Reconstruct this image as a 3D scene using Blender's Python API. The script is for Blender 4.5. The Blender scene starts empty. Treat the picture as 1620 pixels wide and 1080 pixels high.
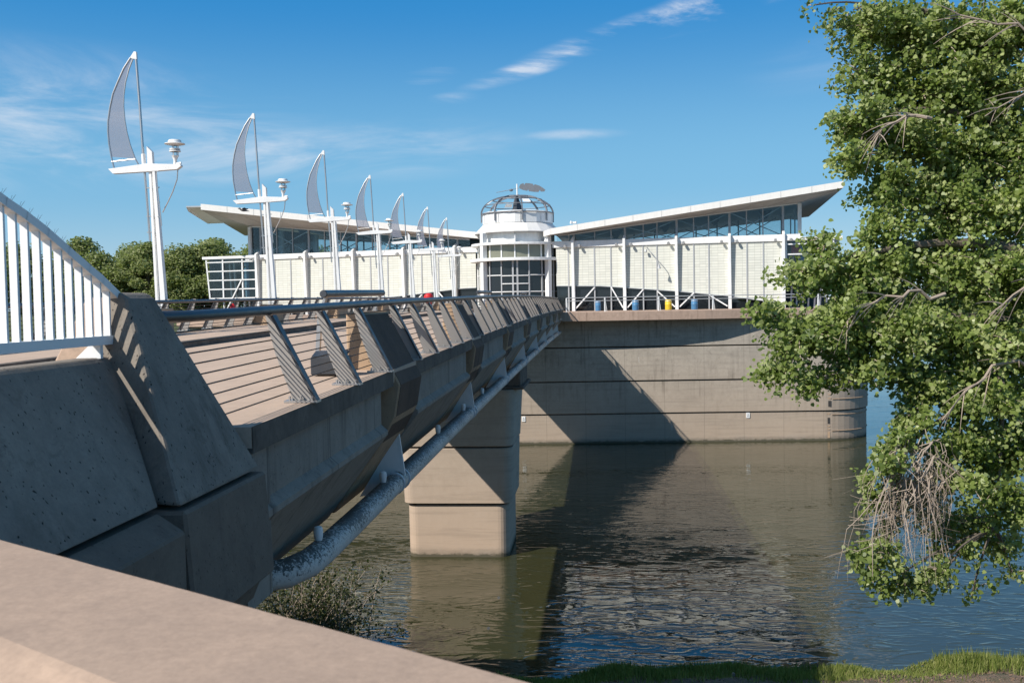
import bpy, math, random
import numpy as np
from mathutils import Vector, Matrix
random.seed(11)
RNG = np.random.default_rng(11)
SC = bpy.context.scene
COL = SC.collection
HE = 10.9                      # eye height above the water; world +Y runs along the bridge

# ---------------------------------------------------------------- camera
cam_d = bpy.data.cameras.new('camera'); cam = bpy.data.objects.new('camera', cam_d); COL.objects.link(cam)
cam_d.sensor_width = 36.0; cam_d.lens = 35.0; cam_d.clip_start = 0.1; cam_d.clip_end = 5000
yaw, pitch, roll = math.radians(4.935), math.radians(2.255), math.radians(-1.003)
cam.matrix_world = (Matrix.Translation((0, 0, HE)) @ Matrix.Rotation(yaw, 4, 'Z')
                    @ Matrix.Rotation(math.pi/2 - pitch, 4, 'X') @ Matrix.Rotation(roll, 4, 'Z'))
cam_d.dof.use_dof = True; cam_d.dof.focus_distance = 28; cam_d.dof.aperture_fstop = 9
SC.camera = cam
SC.view_settings.view_transform = 'Standard'; SC.view_settings.look = 'None'
SC.view_settings.gamma = 1; SC.view_settings.exposure = 0.25; SC.view_settings.use_curve_mapping = False

# ---------------------------------------------------------------- sun and sky
LD = Vector((1.0, 0.95, -1.12)).normalized()          # the way sunlight travels
SUN_EL = math.asin(-LD.z); SUN_AZ = math.atan2(-LD.x, -LD.y)
sun_d = bpy.data.lights.new('sun', 'SUN'); sun_d.energy = 4.9; sun_d.angle = math.radians(0.5)
sun_d.color = (1.0, 0.95, 0.87)
sun = bpy.data.objects.new('sun', sun_d); COL.objects.link(sun); sun.location = (-60, -60, 80)
sun.rotation_euler = LD.to_track_quat('-Z', 'Y').to_euler()

W = bpy.data.worlds.new('World'); SC.world = W; W.use_nodes = True
nt = W.node_tree; nt.nodes.clear()
def wn(t, **k):
    n = nt.nodes.new(t)
    for a, b in k.items(): setattr(n, a, b)
    return n
def wl(a, b): nt.links.new(a, b)
out = wn('ShaderNodeOutputWorld'); bg = wn('ShaderNodeBackground'); bg.inputs[1].default_value = 0.10
sky = wn('ShaderNodeTexSky', sky_type='NISHITA', sun_disc=False)
sky.sun_elevation = SUN_EL; sky.sun_rotation = SUN_AZ % (2*math.pi); sky.air_density = 1.0; sky.dust_density = 0.35; sky.ozone_density = 2.6
tc = wn('ShaderNodeTexCoord')
hs = wn('ShaderNodeHueSaturation'); hs.inputs['Saturation'].default_value = 1.22; hs.inputs['Value'].default_value = 1.0
wl(sky.outputs[0], hs.inputs['Color'])
# thin cirrus: stretched warped noise by direction, kept to a few banks
def bank(az, el, wa, we, tilt):
    """soft mask round a direction (degrees; az from +Y towards +X)"""
    mp = wn('ShaderNodeMapping', vector_type='TEXTURE')
    a, e = math.radians(az), math.radians(el)
    d = Vector((math.sin(a)*math.cos(e), math.cos(a)*math.cos(e), math.sin(e)))
    mp.inputs['Location'].default_value = d
    mp.inputs['Rotation'].default_value = Matrix.Rotation(-a, 4, 'Z').to_euler() if tilt == 0 else (Matrix.Rotation(-a, 4, 'Z') @ Matrix.Rotation(math.radians(-tilt), 4, 'Y')).to_euler()
    mp.inputs['Scale'].default_value = (math.radians(wa), 1.0, math.radians(we))
    wl(tc.outputs['Generated'], mp.inputs[0])
    ln = wn('ShaderNodeVectorMath', operation='LENGTH'); wl(mp.outputs[0], ln.inputs[0])
    mr = wn('ShaderNodeMapRange', interpolation_type='SMOOTHSTEP')
    mr.inputs[1].default_value = 1.0; mr.inputs[2].default_value = 0.15; mr.inputs[3].default_value = 0; mr.inputs[4].default_value = 1
    wl(ln.outputs['Value'], mr.inputs[0]); return mr.outputs[0]
def wm(op, a, b=None):
    n = wn('ShaderNodeMath', operation=op)
    for i, v in enumerate((a, b)):
        if v is None: continue
        if isinstance(v, (int, float)): n.inputs[i].default_value = v
        else: wl(v, n.inputs[i])
    return n.outputs[0]
mp1 = wn('ShaderNodeMapping'); mp1.inputs['Rotation'].default_value = (0, math.radians(-8), 0); mp1.inputs['Scale'].default_value = (3.2, 3.2, 17)
wl(tc.outputs['Generated'], mp1.inputs[0])
n1 = wn('ShaderNodeTexNoise'); n1.inputs['Scale'].default_value = 1.0; n1.inputs['Detail'].default_value = 9; n1.inputs['Roughness'].default_value = 0.62; n1.inputs['Distortion'].default_value = 0.9
wl(mp1.outputs[0], n1.inputs['Vector'])
mrc = wn('ShaderNodeMapRange', interpolation_type='SMOOTHSTEP'); mrc.inputs[1].default_value = 0.40; mrc.inputs[2].default_value = 0.78
wl(n1.outputs[0], mrc.inputs[0])
banks = [(-28, 9.6, 17, 4.6, -3, .85), (-13, 8.7, 11, 2.2, 2, .55), (9.5, 17.0, 9, 1.5, 19, 2.3), (1.8, 14.9, 8, .8, 16, 2.0), (-3.8, 13.0, 4.5, .6, 15, 1.8),
         (-9.3, 12.7, 1.9, .5, 6, 1.3), (-8.0, 11.5, 1.7, .4, 2, 1.1), (-1, 9.4, 3.6, .4, 0, .6), (15, 13, 8, 2, 10, .25)]
tot = None
for az, el, wa, we, ti, st in banks:
    v = wm('MULTIPLY', bank(az, el, wa, we, ti), st)
    tot = v if tot is None else wm('ADD', tot, v)
cm = wn('ShaderNodeClamp'); wl(wm('MULTIPLY', mrc.outputs[0], tot), cm.inputs[0])
cm.inputs['Max'].default_value = 0.7
sep = wn('ShaderNodeSeparateXYZ'); wl(tc.outputs['Generated'], sep.inputs[0])
grad = wn('ShaderNodeValToRGB'); el_ = grad.color_ramp.elements; el_.new(.5); el_.new(.6); grad.color_ramp.interpolation = 'EASE'
for e_, (p_, c_) in zip(el_, ((0.0, (3.6, 5.3, 6.6)), (.12, (1.6, 4.1, 6.4)), (.30, (.16, 2.2, 5.4)), (1.0, (1.1, 1.5, 2.2)))): e_.position = p_; e_.color = (*c_, 1)
wl(sep.outputs[2], grad.inputs[0])
sk = wn('ShaderNodeMixRGB'); sk.inputs[0].default_value = .82; wl(hs.outputs[0], sk.inputs['Color1']); wl(grad.outputs[0], sk.inputs['Color2'])
mixc = wn('ShaderNodeMixRGB'); mixc.inputs['Color2'].default_value = (6.6, 7.0, 7.7, 1)
wl(cm.outputs[0], mixc.inputs['Fac']); wl(sk.outputs[0], mixc.inputs['Color1'])
wl(mixc.outputs[0], bg.inputs[0]); wl(bg.outputs[0], out.inputs[0])

# ---------------------------------------------------------------- materials
def new_mat(name):
    m = bpy.data.materials.new(name); m.use_nodes = True
    t = m.node_tree; b = t.nodes['Principled BSDF']; return m, t, b
def ramp(t, fac, stops):
    r = t.nodes.new('ShaderNodeValToRGB'); e = r.color_ramp.elements
    while len(e) < len(stops): e.new(0.5)
    for i, (p, c) in enumerate(stops):
        e[i].position = p; e[i].color = (*c, 1) if len(c) == 3 else c
    t.links.new(fac, r.inputs[0]); return r.outputs[0]
def noise(t, vec, scale, detail=6, rough=.6, dist=0., stretch=None):
    if stretch:
        m = t.nodes.new('ShaderNodeMapping'); m.inputs['Scale'].default_value = stretch; t.links.new(vec, m.inputs[0]); vec = m.outputs[0]
    n = t.nodes.new('ShaderNodeTexNoise'); n.inputs['Scale'].default_value = scale; n.inputs['Detail'].default_value = detail
    n.inputs['Roughness'].default_value = rough; n.inputs['Distortion'].default_value = dist
    t.links.new(vec, n.inputs['Vector']); return n.outputs[0]
def mix(t, fac, a, b, mode='MIX'):
    n = t.nodes.new('ShaderNodeMixRGB'); n.blend_type = mode
    for i, v in zip((0, 1, 2), (fac, a, b)):
        if isinstance(v, (int, float)): n.inputs[i].default_value = v
        elif isinstance(v, tuple): n.inputs[i].default_value = (*v, 1)
        else: t.links.new(v, n.inputs[i])
    return n.outputs[0]
def coord(t):
    g = t.nodes.new('ShaderNodeNewGeometry'); return g.outputs['Position']
def bump(t, b, h, strength=.3, dist=.02):
    n = t.nodes.new('ShaderNodeBump'); n.inputs['Strength'].default_value = strength; n.inputs['Distance'].default_value = dist
    t.links.new(h, n.inputs['Height']); t.links.new(n.outputs[0], b.inputs['Normal'])
def mval(t, op, a, b=0.):
    n = t.nodes.new('ShaderNodeMath'); n.operation = op
    for i, v in enumerate((a, b)):
        if isinstance(v, (int, float)): n.inputs[i].default_value = v
        else: t.links.new(v, n.inputs[i])
    return n.outputs[0]

def concrete(name, base, dark, stain=(.04, .035, .03), stain_amt=.35, pits=0.0, streak=.5, scale=1.0, rough=.88, lichen=0.0, bumpd=.01, tide=None, seams=None):
    m, t, b = new_mat(name); P = coord(t)
    big = noise(t, P, .7*scale, 8, .65, .4); med = noise(t, P, 5*scale, 8, .7); fine = noise(t, P, 60, 4, .7)
    c = mix(t, ramp(t, big, [(.3, (0, 0, 0)), (.72, (1, 1, 1))]), base, dark)
    c = mix(t, ramp(t, med, [(.35, (0, 0, 0)), (.75, (.55, .55, .55))]), c, tuple(x*.78 for x in dark))
    if streak:
        s = noise(t, P, 3.2, 6, .7, .2, (1, 1, .07)); s2 = noise(t, P, .5, 3, .5)
        f = mval(t, 'MULTIPLY', ramp(t, s, [(.52, (0, 0, 0)), (.72, (1, 1, 1))]), ramp(t, s2, [(.38, (0, 0, 0)), (.62, (1, 1, 1))]))
        c = mix(t, mval(t, 'MULTIPLY', f, streak), c, stain)
    s3 = noise(t, P, 1.6*scale, 9, .75, .8)
    c = mix(t, mval(t, 'MULTIPLY', ramp(t, s3, [(.55, (0, 0, 0)), (.75, (1, 1, 1))]), stain_amt), c, stain)
    c = mix(t, .22, c, ramp(t, fine, [(.3, (.5, .5, .5)), (.6, (1.1, 1.1, 1.1))]), 'MULTIPLY')
    h = mval(t, 'ADD', mval(t, 'MULTIPLY', fine, .3), mval(t, 'MULTIPLY', med, .7))
    if pits:
        v = t.nodes.new('ShaderNodeTexVoronoi'); v.inputs['Scale'].default_value = 30; v.inputs['Randomness'].default_value = 1
        mpn = t.nodes.new('ShaderNodeMapping'); mpn.inputs['Scale'].default_value = (1.0, 1.0, .5); wv = t.nodes.new('ShaderNodeVectorMath'); wv.operation = 'ADD'; t.links.new(P, wv.inputs[0])
        nz = t.nodes.new('ShaderNodeTexNoise'); nz.inputs['Scale'].default_value = 14; t.links.new(P, nz.inputs['Vector']); sc_ = t.nodes.new('ShaderNodeVectorMath'); sc_.operation = 'SCALE'; sc_.inputs['Scale'].default_value = .06; t.links.new(nz.outputs['Color'], sc_.inputs[0]); t.links.new(sc_.outputs[0], wv.inputs[1]); t.links.new(wv.outputs[0], mpn.inputs[0])
        t.links.new(mpn.outputs[0], v.inputs['Vector'])
        hole = ramp(t, v.outputs['Distance'], [(.13, (1, 1, 1)), (.19, (0, 0, 0))])
        sel = ramp(t, noise(t, P, 6, 3, .6), [(.44, (0, 0, 0)), (.5, (1, 1, 1))])
        hole = mval(t, 'MULTIPLY', hole, sel)
        c = mix(t, mval(t, 'MULTIPLY', hole, pits), c, (.012, .011, .01)); h = mval(t, 'SUBTRACT', h, hole)
    if tide:
        g = t.nodes.new('ShaderNodeSeparateXYZ'); t.links.new(P, g.inputs[0])
        zz = mval(t, 'ADD', g.outputs[2], mval(t, 'MULTIPLY', noise(t, P, .8, 5, .6, 0, (1, 1, 3)), 1.2))
        c = mix(t, mval(t, 'MULTIPLY', ramp(t, mval(t, 'DIVIDE', zz, 10), [(.1, (1, 1, 1)), (.78, (0, 0, 0))]), .85), c, tide)
        low = ramp(t, mval(t, 'DIVIDE', zz, 10), [(.055, (1, 1, 1)), (.11, (0, 0, 0))])
        c = mix(t, mval(t, 'MULTIPLY', low, .3), c, (.36, .33, .29))
        wz = mval(t, 'ADD', g.outputs[2], mval(t, 'MULTIPLY', mval(t, 'SUBTRACT', noise(t, P, 2.5, 6, .7, 0, (1, 1, 2)), .5), .35))
        wet = ramp(t, wz, [(.10, (1, 1, 1)), (.17, (.45, .45, .45)), (.40, (0, 0, 0))])
        c = mix(t, mval(t, 'MULTIPLY', wet, .85), c, (.035, .038, .02))
        silt = noise(t, P, 1.0, 5, .65, .3, (.25, .25, 5))
        c = mix(t, mval(t, 'MULTIPLY', ramp(t, silt, [(.5, (0, 0, 0)), (.68, (1, 1, 1))]), .2), c, stain)
        ef = mval(t, 'MULTIPLY', ramp(t, noise(t, P, 2.2, 6, .75, .2, (1.3, 1.3, .16)), [(.66, (0, 0, 0)), (.70, (1, 1, 1))]), ramp(t, noise(t, P, .35, 2, .5), [(.5, (0, 0, 0)), (.6, (1, 1, 1))]))
        c = mix(t, mval(t, 'MULTIPLY', ef, .55), c, (.62, .60, .56))
    if seams:
        g = t.nodes.new('ShaderNodeSeparateXYZ'); t.links.new(P, g.inputs[0])
        for ax, per, off in seams:
            f = mval(t, 'PINGPONG', mval(t, 'ADD', g.outputs[ax], off), per/2)
            c = mix(t, mval(t, 'MULTIPLY', ramp(t, f, [(.008, (1, 1, 1)), (.018, (0, 0, 0))]), .5), c, stain)
    if lichen:
        v = noise(t, P, 9, 10, .8, .5)
        c = mix(t, mval(t, 'MULTIPLY', ramp(t, v, [(.5, (0, 0, 0)), (.58, (1, 1, 1))]), lichen), c, (.025, .025, .022))
    t.links.new(c, b.inputs['Base Color']); b.inputs['Roughness'].default_value = rough
    b.inputs['Specular IOR Level'].default_value = .3
    bump(t, b, h, .55, bumpd)
    return m

def paint(name, col, rough=.45, dirt=.25, dirtc=(.25, .22, .18), metal=0.0, spec=.5, streak=True, scale=3):
    m, t, b = new_mat(name); P = coord(t)
    a = noise(t, P, scale, 7, .7, .3); s = noise(t, P, scale*1.5, 5, .7, 0, (1, 1, .1))
    f = ramp(t, mval(t, 'MULTIPLY', mval(t, 'ADD', a, s if streak else a), .5), [(.45, (0, 0, 0)), (.72, (1, 1, 1))])
    c = mix(t, mval(t, 'MULTIPLY', f, dirt), col, dirtc)
    t.links.new(c, b.inputs['Base Color']); b.inputs['Metallic'].default_value = metal
    rr = t.nodes.new('ShaderNodeMapRange'); rr.inputs[3].default_value = rough*.75; rr.inputs[4].default_value = min(1, rough*1.4)
    t.links.new(a, rr.inputs[0]); t.links.new(rr.outputs[0], b.inputs['Roughness']); b.inputs['Specular IOR Level'].default_value = spec
    return m

def cladding(name):
    """pale translucent panels in a fine joint grid; u runs along the facade, stored in a uv layer (metres)"""
    m, t, b = new_mat(name); uv = t.nodes.new('ShaderNodeUVMap'); g = t.nodes.new('ShaderNodeSeparateXYZ'); t.links.new(uv.outputs[0], g.inputs[0])
    P = coord(t)
    fx = mval(t, 'PINGPONG', g.outputs[0], .235); fz = mval(t, 'PINGPONG', g.outputs[1], .105)
    base = mix(t, noise(t, P, 1.2, 6, .6), (.74, .735, .66), (.64, .64, .56))
    cell = t.nodes.new('ShaderNodeTexWhiteNoise'); fl = t.nodes.new('ShaderNodeVectorMath'); fl.operation = 'SNAP'
    fl.inputs[1].default_value = (.47, .21, 1); t.links.new(uv.outputs[0], fl.inputs[0]); t.links.new(fl.outputs[0], cell.inputs['Vector'])
    base = mix(t, .10, base, cell.outputs['Value'], 'MULTIPLY')
    base = mix(t, mval(t, 'MULTIPLY', ramp(t, fz, [(.012, (1, 1, 1)), (.028, (0, 0, 0))]), .6), base, (.33, .34, .30))
    base = mix(t, mval(t, 'MULTIPLY', ramp(t, fx, [(.012, (1, 1, 1)), (.026, (0, 0, 0))]), .42), base, (.38, .38, .34))
    t.links.new(base, b.inputs['Base Color']); b.inputs['Roughness'].default_value = .5
    return m

def glassmat(name, tint=(.6, .75, .78), trans=.6, dark=(.02, .03, .035), rough=.02):
    m = bpy.data.materials.new(name); m.use_nodes = True; t = m.node_tree; t.nodes.clear()
    o = t.nodes.new('ShaderNodeOutputMaterial'); gl = t.nodes.new('ShaderNodeBsdfGlossy'); gl.inputs['Roughness'].default_value = rough
    gl.inputs['Color'].default_value = (.9, .95, 1, 1)
    tr = t.nodes.new('ShaderNodeBsdfTransparent'); tr.inputs[0].default_value = (*tint, 1)
    df = t.nodes.new('ShaderNodeBsdfDiffuse'); df.inputs[0].default_value = (*dark, 1)
    mx = t.nodes.new('ShaderNodeMixShader'); mx.inputs[0].default_value = trans
    t.links.new(df.outputs[0], mx.inputs[1]); t.links.new(tr.outputs[0], mx.inputs[2])
    fr = t.nodes.new('ShaderNodeFresnel'); fr.inputs[0].default_value = 1.45 if trans > .9 else 1.6
    m2 = t.nodes.new('ShaderNodeMixShader'); t.links.new(fr.outputs[0], m2.inputs[0]); t.links.new(mx.outputs[0], m2.inputs[1]); t.links.new(gl.outputs[0], m2.inputs[2])
    t.links.new(m2.outputs[0], o.inputs[0]); return m

def leafmat(name, dark, mid, light, translucent=.35, rough=.42, scale=.8):
    m, t, b = new_mat(name); P = coord(t)
    at = t.nodes.new('ShaderNodeAttribute'); at.attribute_name = 'tone'
    c = ramp(t, at.outputs['Fac'], [(.0, dark), (.5, mid), (1., light)])
    n = noise(t, P, scale, 4, .6)
    c = mix(t, ramp(t, n, [(.35, (0, 0, 0)), (.7, (.5, .5, .5))]), c, dark)
    t.links.new(c, b.inputs['Base Color']); b.inputs['Roughness'].default_value = rough; b.inputs['Specular IOR Level'].default_value = .4
    tl = t.nodes.new('ShaderNodeBsdfTranslucent'); mixn = mix(t, .5, c, (.30, .42, .06)); t.links.new(mixn, tl.inputs[0])
    ms = t.nodes.new('ShaderNodeMixShader'); ms.inputs[0].default_value = translucent
    t.links.new(b.outputs[0], ms.inputs[1]); t.links.new(tl.outputs[0], ms.inputs[2])
    t.links.new(ms.outputs[0], t.nodes['Material Output'].inputs[0]); return m

M = {}
M['deck'] = concrete('deck_concrete', (.58, .43, .325), (.49, .365, .275), (.16, .12, .09), .28, streak=0, scale=.8, bumpd=.004, seams=[(1, 4.0, .9)])
M['ledge'] = concrete('ledge_concrete', (.48, .345, .255), (.37, .27, .205), (.26, .19, .15), .35, streak=0, scale=5, bumpd=.003)
M['bridge'] = concrete('girder_concrete', (.36, .315, .265), (.26, .225, .19), (.06, .045, .035), .5, streak=.85, pits=.5, seams=[(1, 2.0, .3)])
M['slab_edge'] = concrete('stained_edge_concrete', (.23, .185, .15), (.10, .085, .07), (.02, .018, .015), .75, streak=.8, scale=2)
M['rib'] = concrete('rib_concrete', (.52, .36, .23), (.40, .28, .185), (.07, .05, .04), .45, streak=.7, pits=.4)
M['rib_shade'] = concrete('shaded_rib_concrete', (.155, .10, .07), (.09, .062, .046), (.02, .018, .015), .5, streak=.5, scale=2)  # darker version of the rib concrete, with shade put into its colour
M['pier'] = concrete('pier_concrete', (.50, .42, .34), (.42, .35, .28), (.12, .10, .08), .22, streak=.3, tide=(.46, .34, .25))
M['wall'] = concrete('quay_concrete', (.47, .41, .34), (.34, .30, .25), (.09, .08, .07), .5, streak=.9, tide=(.41, .315, .235), seams=[(0, 3.0, 1.0)])
M['quay_ledge'] = concrete('quay_ledge_concrete', (.50, .36, .28), (.42, .30, .23), (.10, .06, .04), .4, streak=.7)
M['abut'] = concrete('weathered_concrete', (.32, .275, .225), (.19, .165, .14), (.04, .03, .022), .75, pits=.9, streak=.6, scale=1.6, bumpd=.015)
M['abut_low'] = concrete('brown_block_concrete', (.225, .18, .14), (.16, .128, .102), (.05, .038, .03), .6, pits=.45, streak=.6, scale=1.4)
M['white'] = paint('white_paint', (.80, .80, .79), .4, .22)
M['whiterail'] = paint('white_rail_paint', (.82, .82, .81), .4, .10, (.4, .35, .3))
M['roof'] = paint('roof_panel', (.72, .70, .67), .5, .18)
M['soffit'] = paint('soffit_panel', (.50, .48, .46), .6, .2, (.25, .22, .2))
M['steel'] = paint('brushed_steel', (.55, .54, .53), .36, .35, (.2, .19, .18), .9)
M['railsteel'] = paint('rail_steel', (.12, .125, .135), .38, .3, (.12, .11, .1), .85)
M['postplate'] = paint('galvanised_plate', (.36, .335, .31), .5, .5, (.3, .27, .24), .35)
M['cable'] = paint('rusty_cable', (.10, .07, .05), .5, .3, (.05, .04, .03), .5)
M['darksteel'] = paint('dark_steel', (.05, .055, .065), .4, .3, (.1, .09, .08), .3)
M['grey'] = paint('grey_frame', (.42, .43, .44), .45, .25, (.25, .23, .2), .2)
M['vane'] = paint('vane_metal', (.22, .23, .25), .5, .3, (.08, .08, .08), .6)
M['pipe'] = concrete('pipe_paint', (.56, .58, .60), (.45, .46, .47), (.05, .05, .045), .3, streak=0, scale=2, rough=.5, lichen=0)
M['bracket'] = paint('bracket_paint', (.55, .57, .60), .5, .35, (.2, .16, .13))
M['clad'] = cladding('panel_cladding')
M['glass'] = glassmat('clear_glass', (.86, .93, .95), .95, (.03, .05, .055))
M['darkglass'] = glassmat('dark_glass', (.35, .45, .45), .35, (.02, .025, .03))
M['blind'] = glassmat('blind_glass', (.4, .42, .36), .12, (.22, .22, .165))
M['interior'] = paint('interior_dark', (.075, .095, .10), .8, .3, (.05, .055, .055), scale=.4)
M['red'] = paint('red_plastic', (.62, .02, .02), .4, .1)
M['blue'] = paint('blue_plastic', (.06, .20, .38), .4, .15)
M['yellow'] = paint('yellow_plastic', (.75, .52, .03), .4, .15)
M['black'] = paint('black_plate', (.03, .028, .026), .6, .5, (.09, .08, .07))
M['gaugetext'] = paint('pale_figures', (.30, .29, .28), .6, .5, (.12, .11, .1))
M['bark'] = concrete('bark', (.21, .17, .13), (.12, .10, .08), (.05, .04, .03), .4, streak=.3, scale=6, bumpd=.03)
M['twig'] = paint('pale_twig', (.36, .29, .23), .8, .4, (.2, .15, .11))
M['litter'] = paint('dry_litter', (.20, .13, .085), .9, .6, (.09, .06, .04))
M['leaf'] = leafmat('cottonwood_leaf', (.11, .16, .04), (.30, .375, .09), (.60, .64, .30), .5, .42, .7)
M['farleaf'] = leafmat('far_leaf', (.13, .16, .05), (.30, .33, .13), (.46, .47, .23), .45, .6, .35)
M['shrubleaf'] = leafmat('shrub_leaf', (.03, .035, .015), (.07, .08, .03), (.13, .10, .05), .25, .6, 1.5)
M['grass'] = leafmat('grass_blade', (.06, .10, .02), (.26, .31, .07), (.50, .48, .20), .4, .5, 1.2)

def dirtmat():
    m, t, b = new_mat('bank_soil'); P = coord(t)
    a = noise(t, P, 2.2, 9, .75); f = noise(t, P, 24, 6, .8); g = noise(t, P, .5, 5, .6)
    c = ramp(t, f, [(.3, (.09, .06, .04)), (.5, (.22, .15, .10)), (.72, (.42, .31, .21))])
    gr = ramp(t, mval(t, 'ADD', mval(t, 'MULTIPLY', a, .6), mval(t, 'MULTIPLY', g, .4)), [(.48, (0, 0, 0)), (.58, (1, 1, 1))])
    c = mix(t, mval(t, 'MULTIPLY', gr, .6), c, (.075, .095, .03))
    gx = t.nodes.new('ShaderNodeSeparateXYZ'); t.links.new(P, gx.inputs[0])
    far = ramp(t, mval(t, 'DIVIDE', gx.outputs[1], 100), [(.35, (0, 0, 0)), (.5, (1, 1, 1))])
    c = mix(t, far, c, (.07, .085, .03))
    t.links.new(c, b.inputs['Base Color']); b.inputs['Roughness'].default_value = .95
    bump(t, b, mval(t, 'ADD', f, a), .8, .06); return m
M['soil'] = dirtmat()

def watermat():
    m, t, b = new_mat('river_water'); P = coord(t)
    murk = mix(t, noise(t, P, .08, 4, .5), (.046, .044, .018), (.034, .038, .016))
    t.links.new(murk, b.inputs['Base Color']); b.inputs['Roughness'].default_value = .01; b.inputs['IOR'].default_value = 1.58
    b.inputs['Specular IOR Level'].default_value = .5
    w1 = noise(t, P, 1.0, 1.6, .45, 2.0, (.62, 1.5, 1)); w2 = noise(t, P, 1.0, 2, .5, .4, (3.6, 8.0, 1)); w3 = noise(t, P, 1.0, 2, .5, 0, (.2, .38, 1))
    g = t.nodes.new('ShaderNodeSeparateXYZ'); t.links.new(P, g.inputs[0])
    wob = mval(t, 'ADD', mval(t, 'DIVIDE', g.outputs[1], 100), mval(t, 'MULTIPLY', mval(t, 'SUBTRACT', noise(t, P, .07, 4, .55, .8), .5), .35))
    calm = ramp(t, wob, [(.26, (.75, .75, .75)), (.36, (1, 1, 1)), (.50, (.42, .42, .42)), (.8, (.25, .25, .25))])
    patch = ramp(t, noise(t, P, .06, 3, .5, .9, (1, 2.2, 1)), [(.35, (.35, .35, .35)), (.62, (1, 1, 1))])
    small = mval(t, 'MULTIPLY', w2, ramp(t, noise(t, P, .11, 3, .6, .5, (.6, 1.6, 1)), [(.45, (.01, .01, .01)), (.65, (.11, .11, .11))]))
    crest = ramp(t, w1, [(.50, (0, 0, 0)), (.60, (.45, .45, .45)), (.72, (1, 1, 1))])
    h = mval(t, 'ADD', mval(t, 'ADD', mval(t, 'MULTIPLY', w1, .32), mval(t, 'MULTIPLY', crest, .26)), mval(t, 'ADD', small, mval(t, 'MULTIPLY', w3, 1.3)))
    bump(t, b, mval(t, 'MULTIPLY', mval(t, 'MULTIPLY', h, calm), patch), .5, .125)
    return m
M['water'] = watermat()

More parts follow.
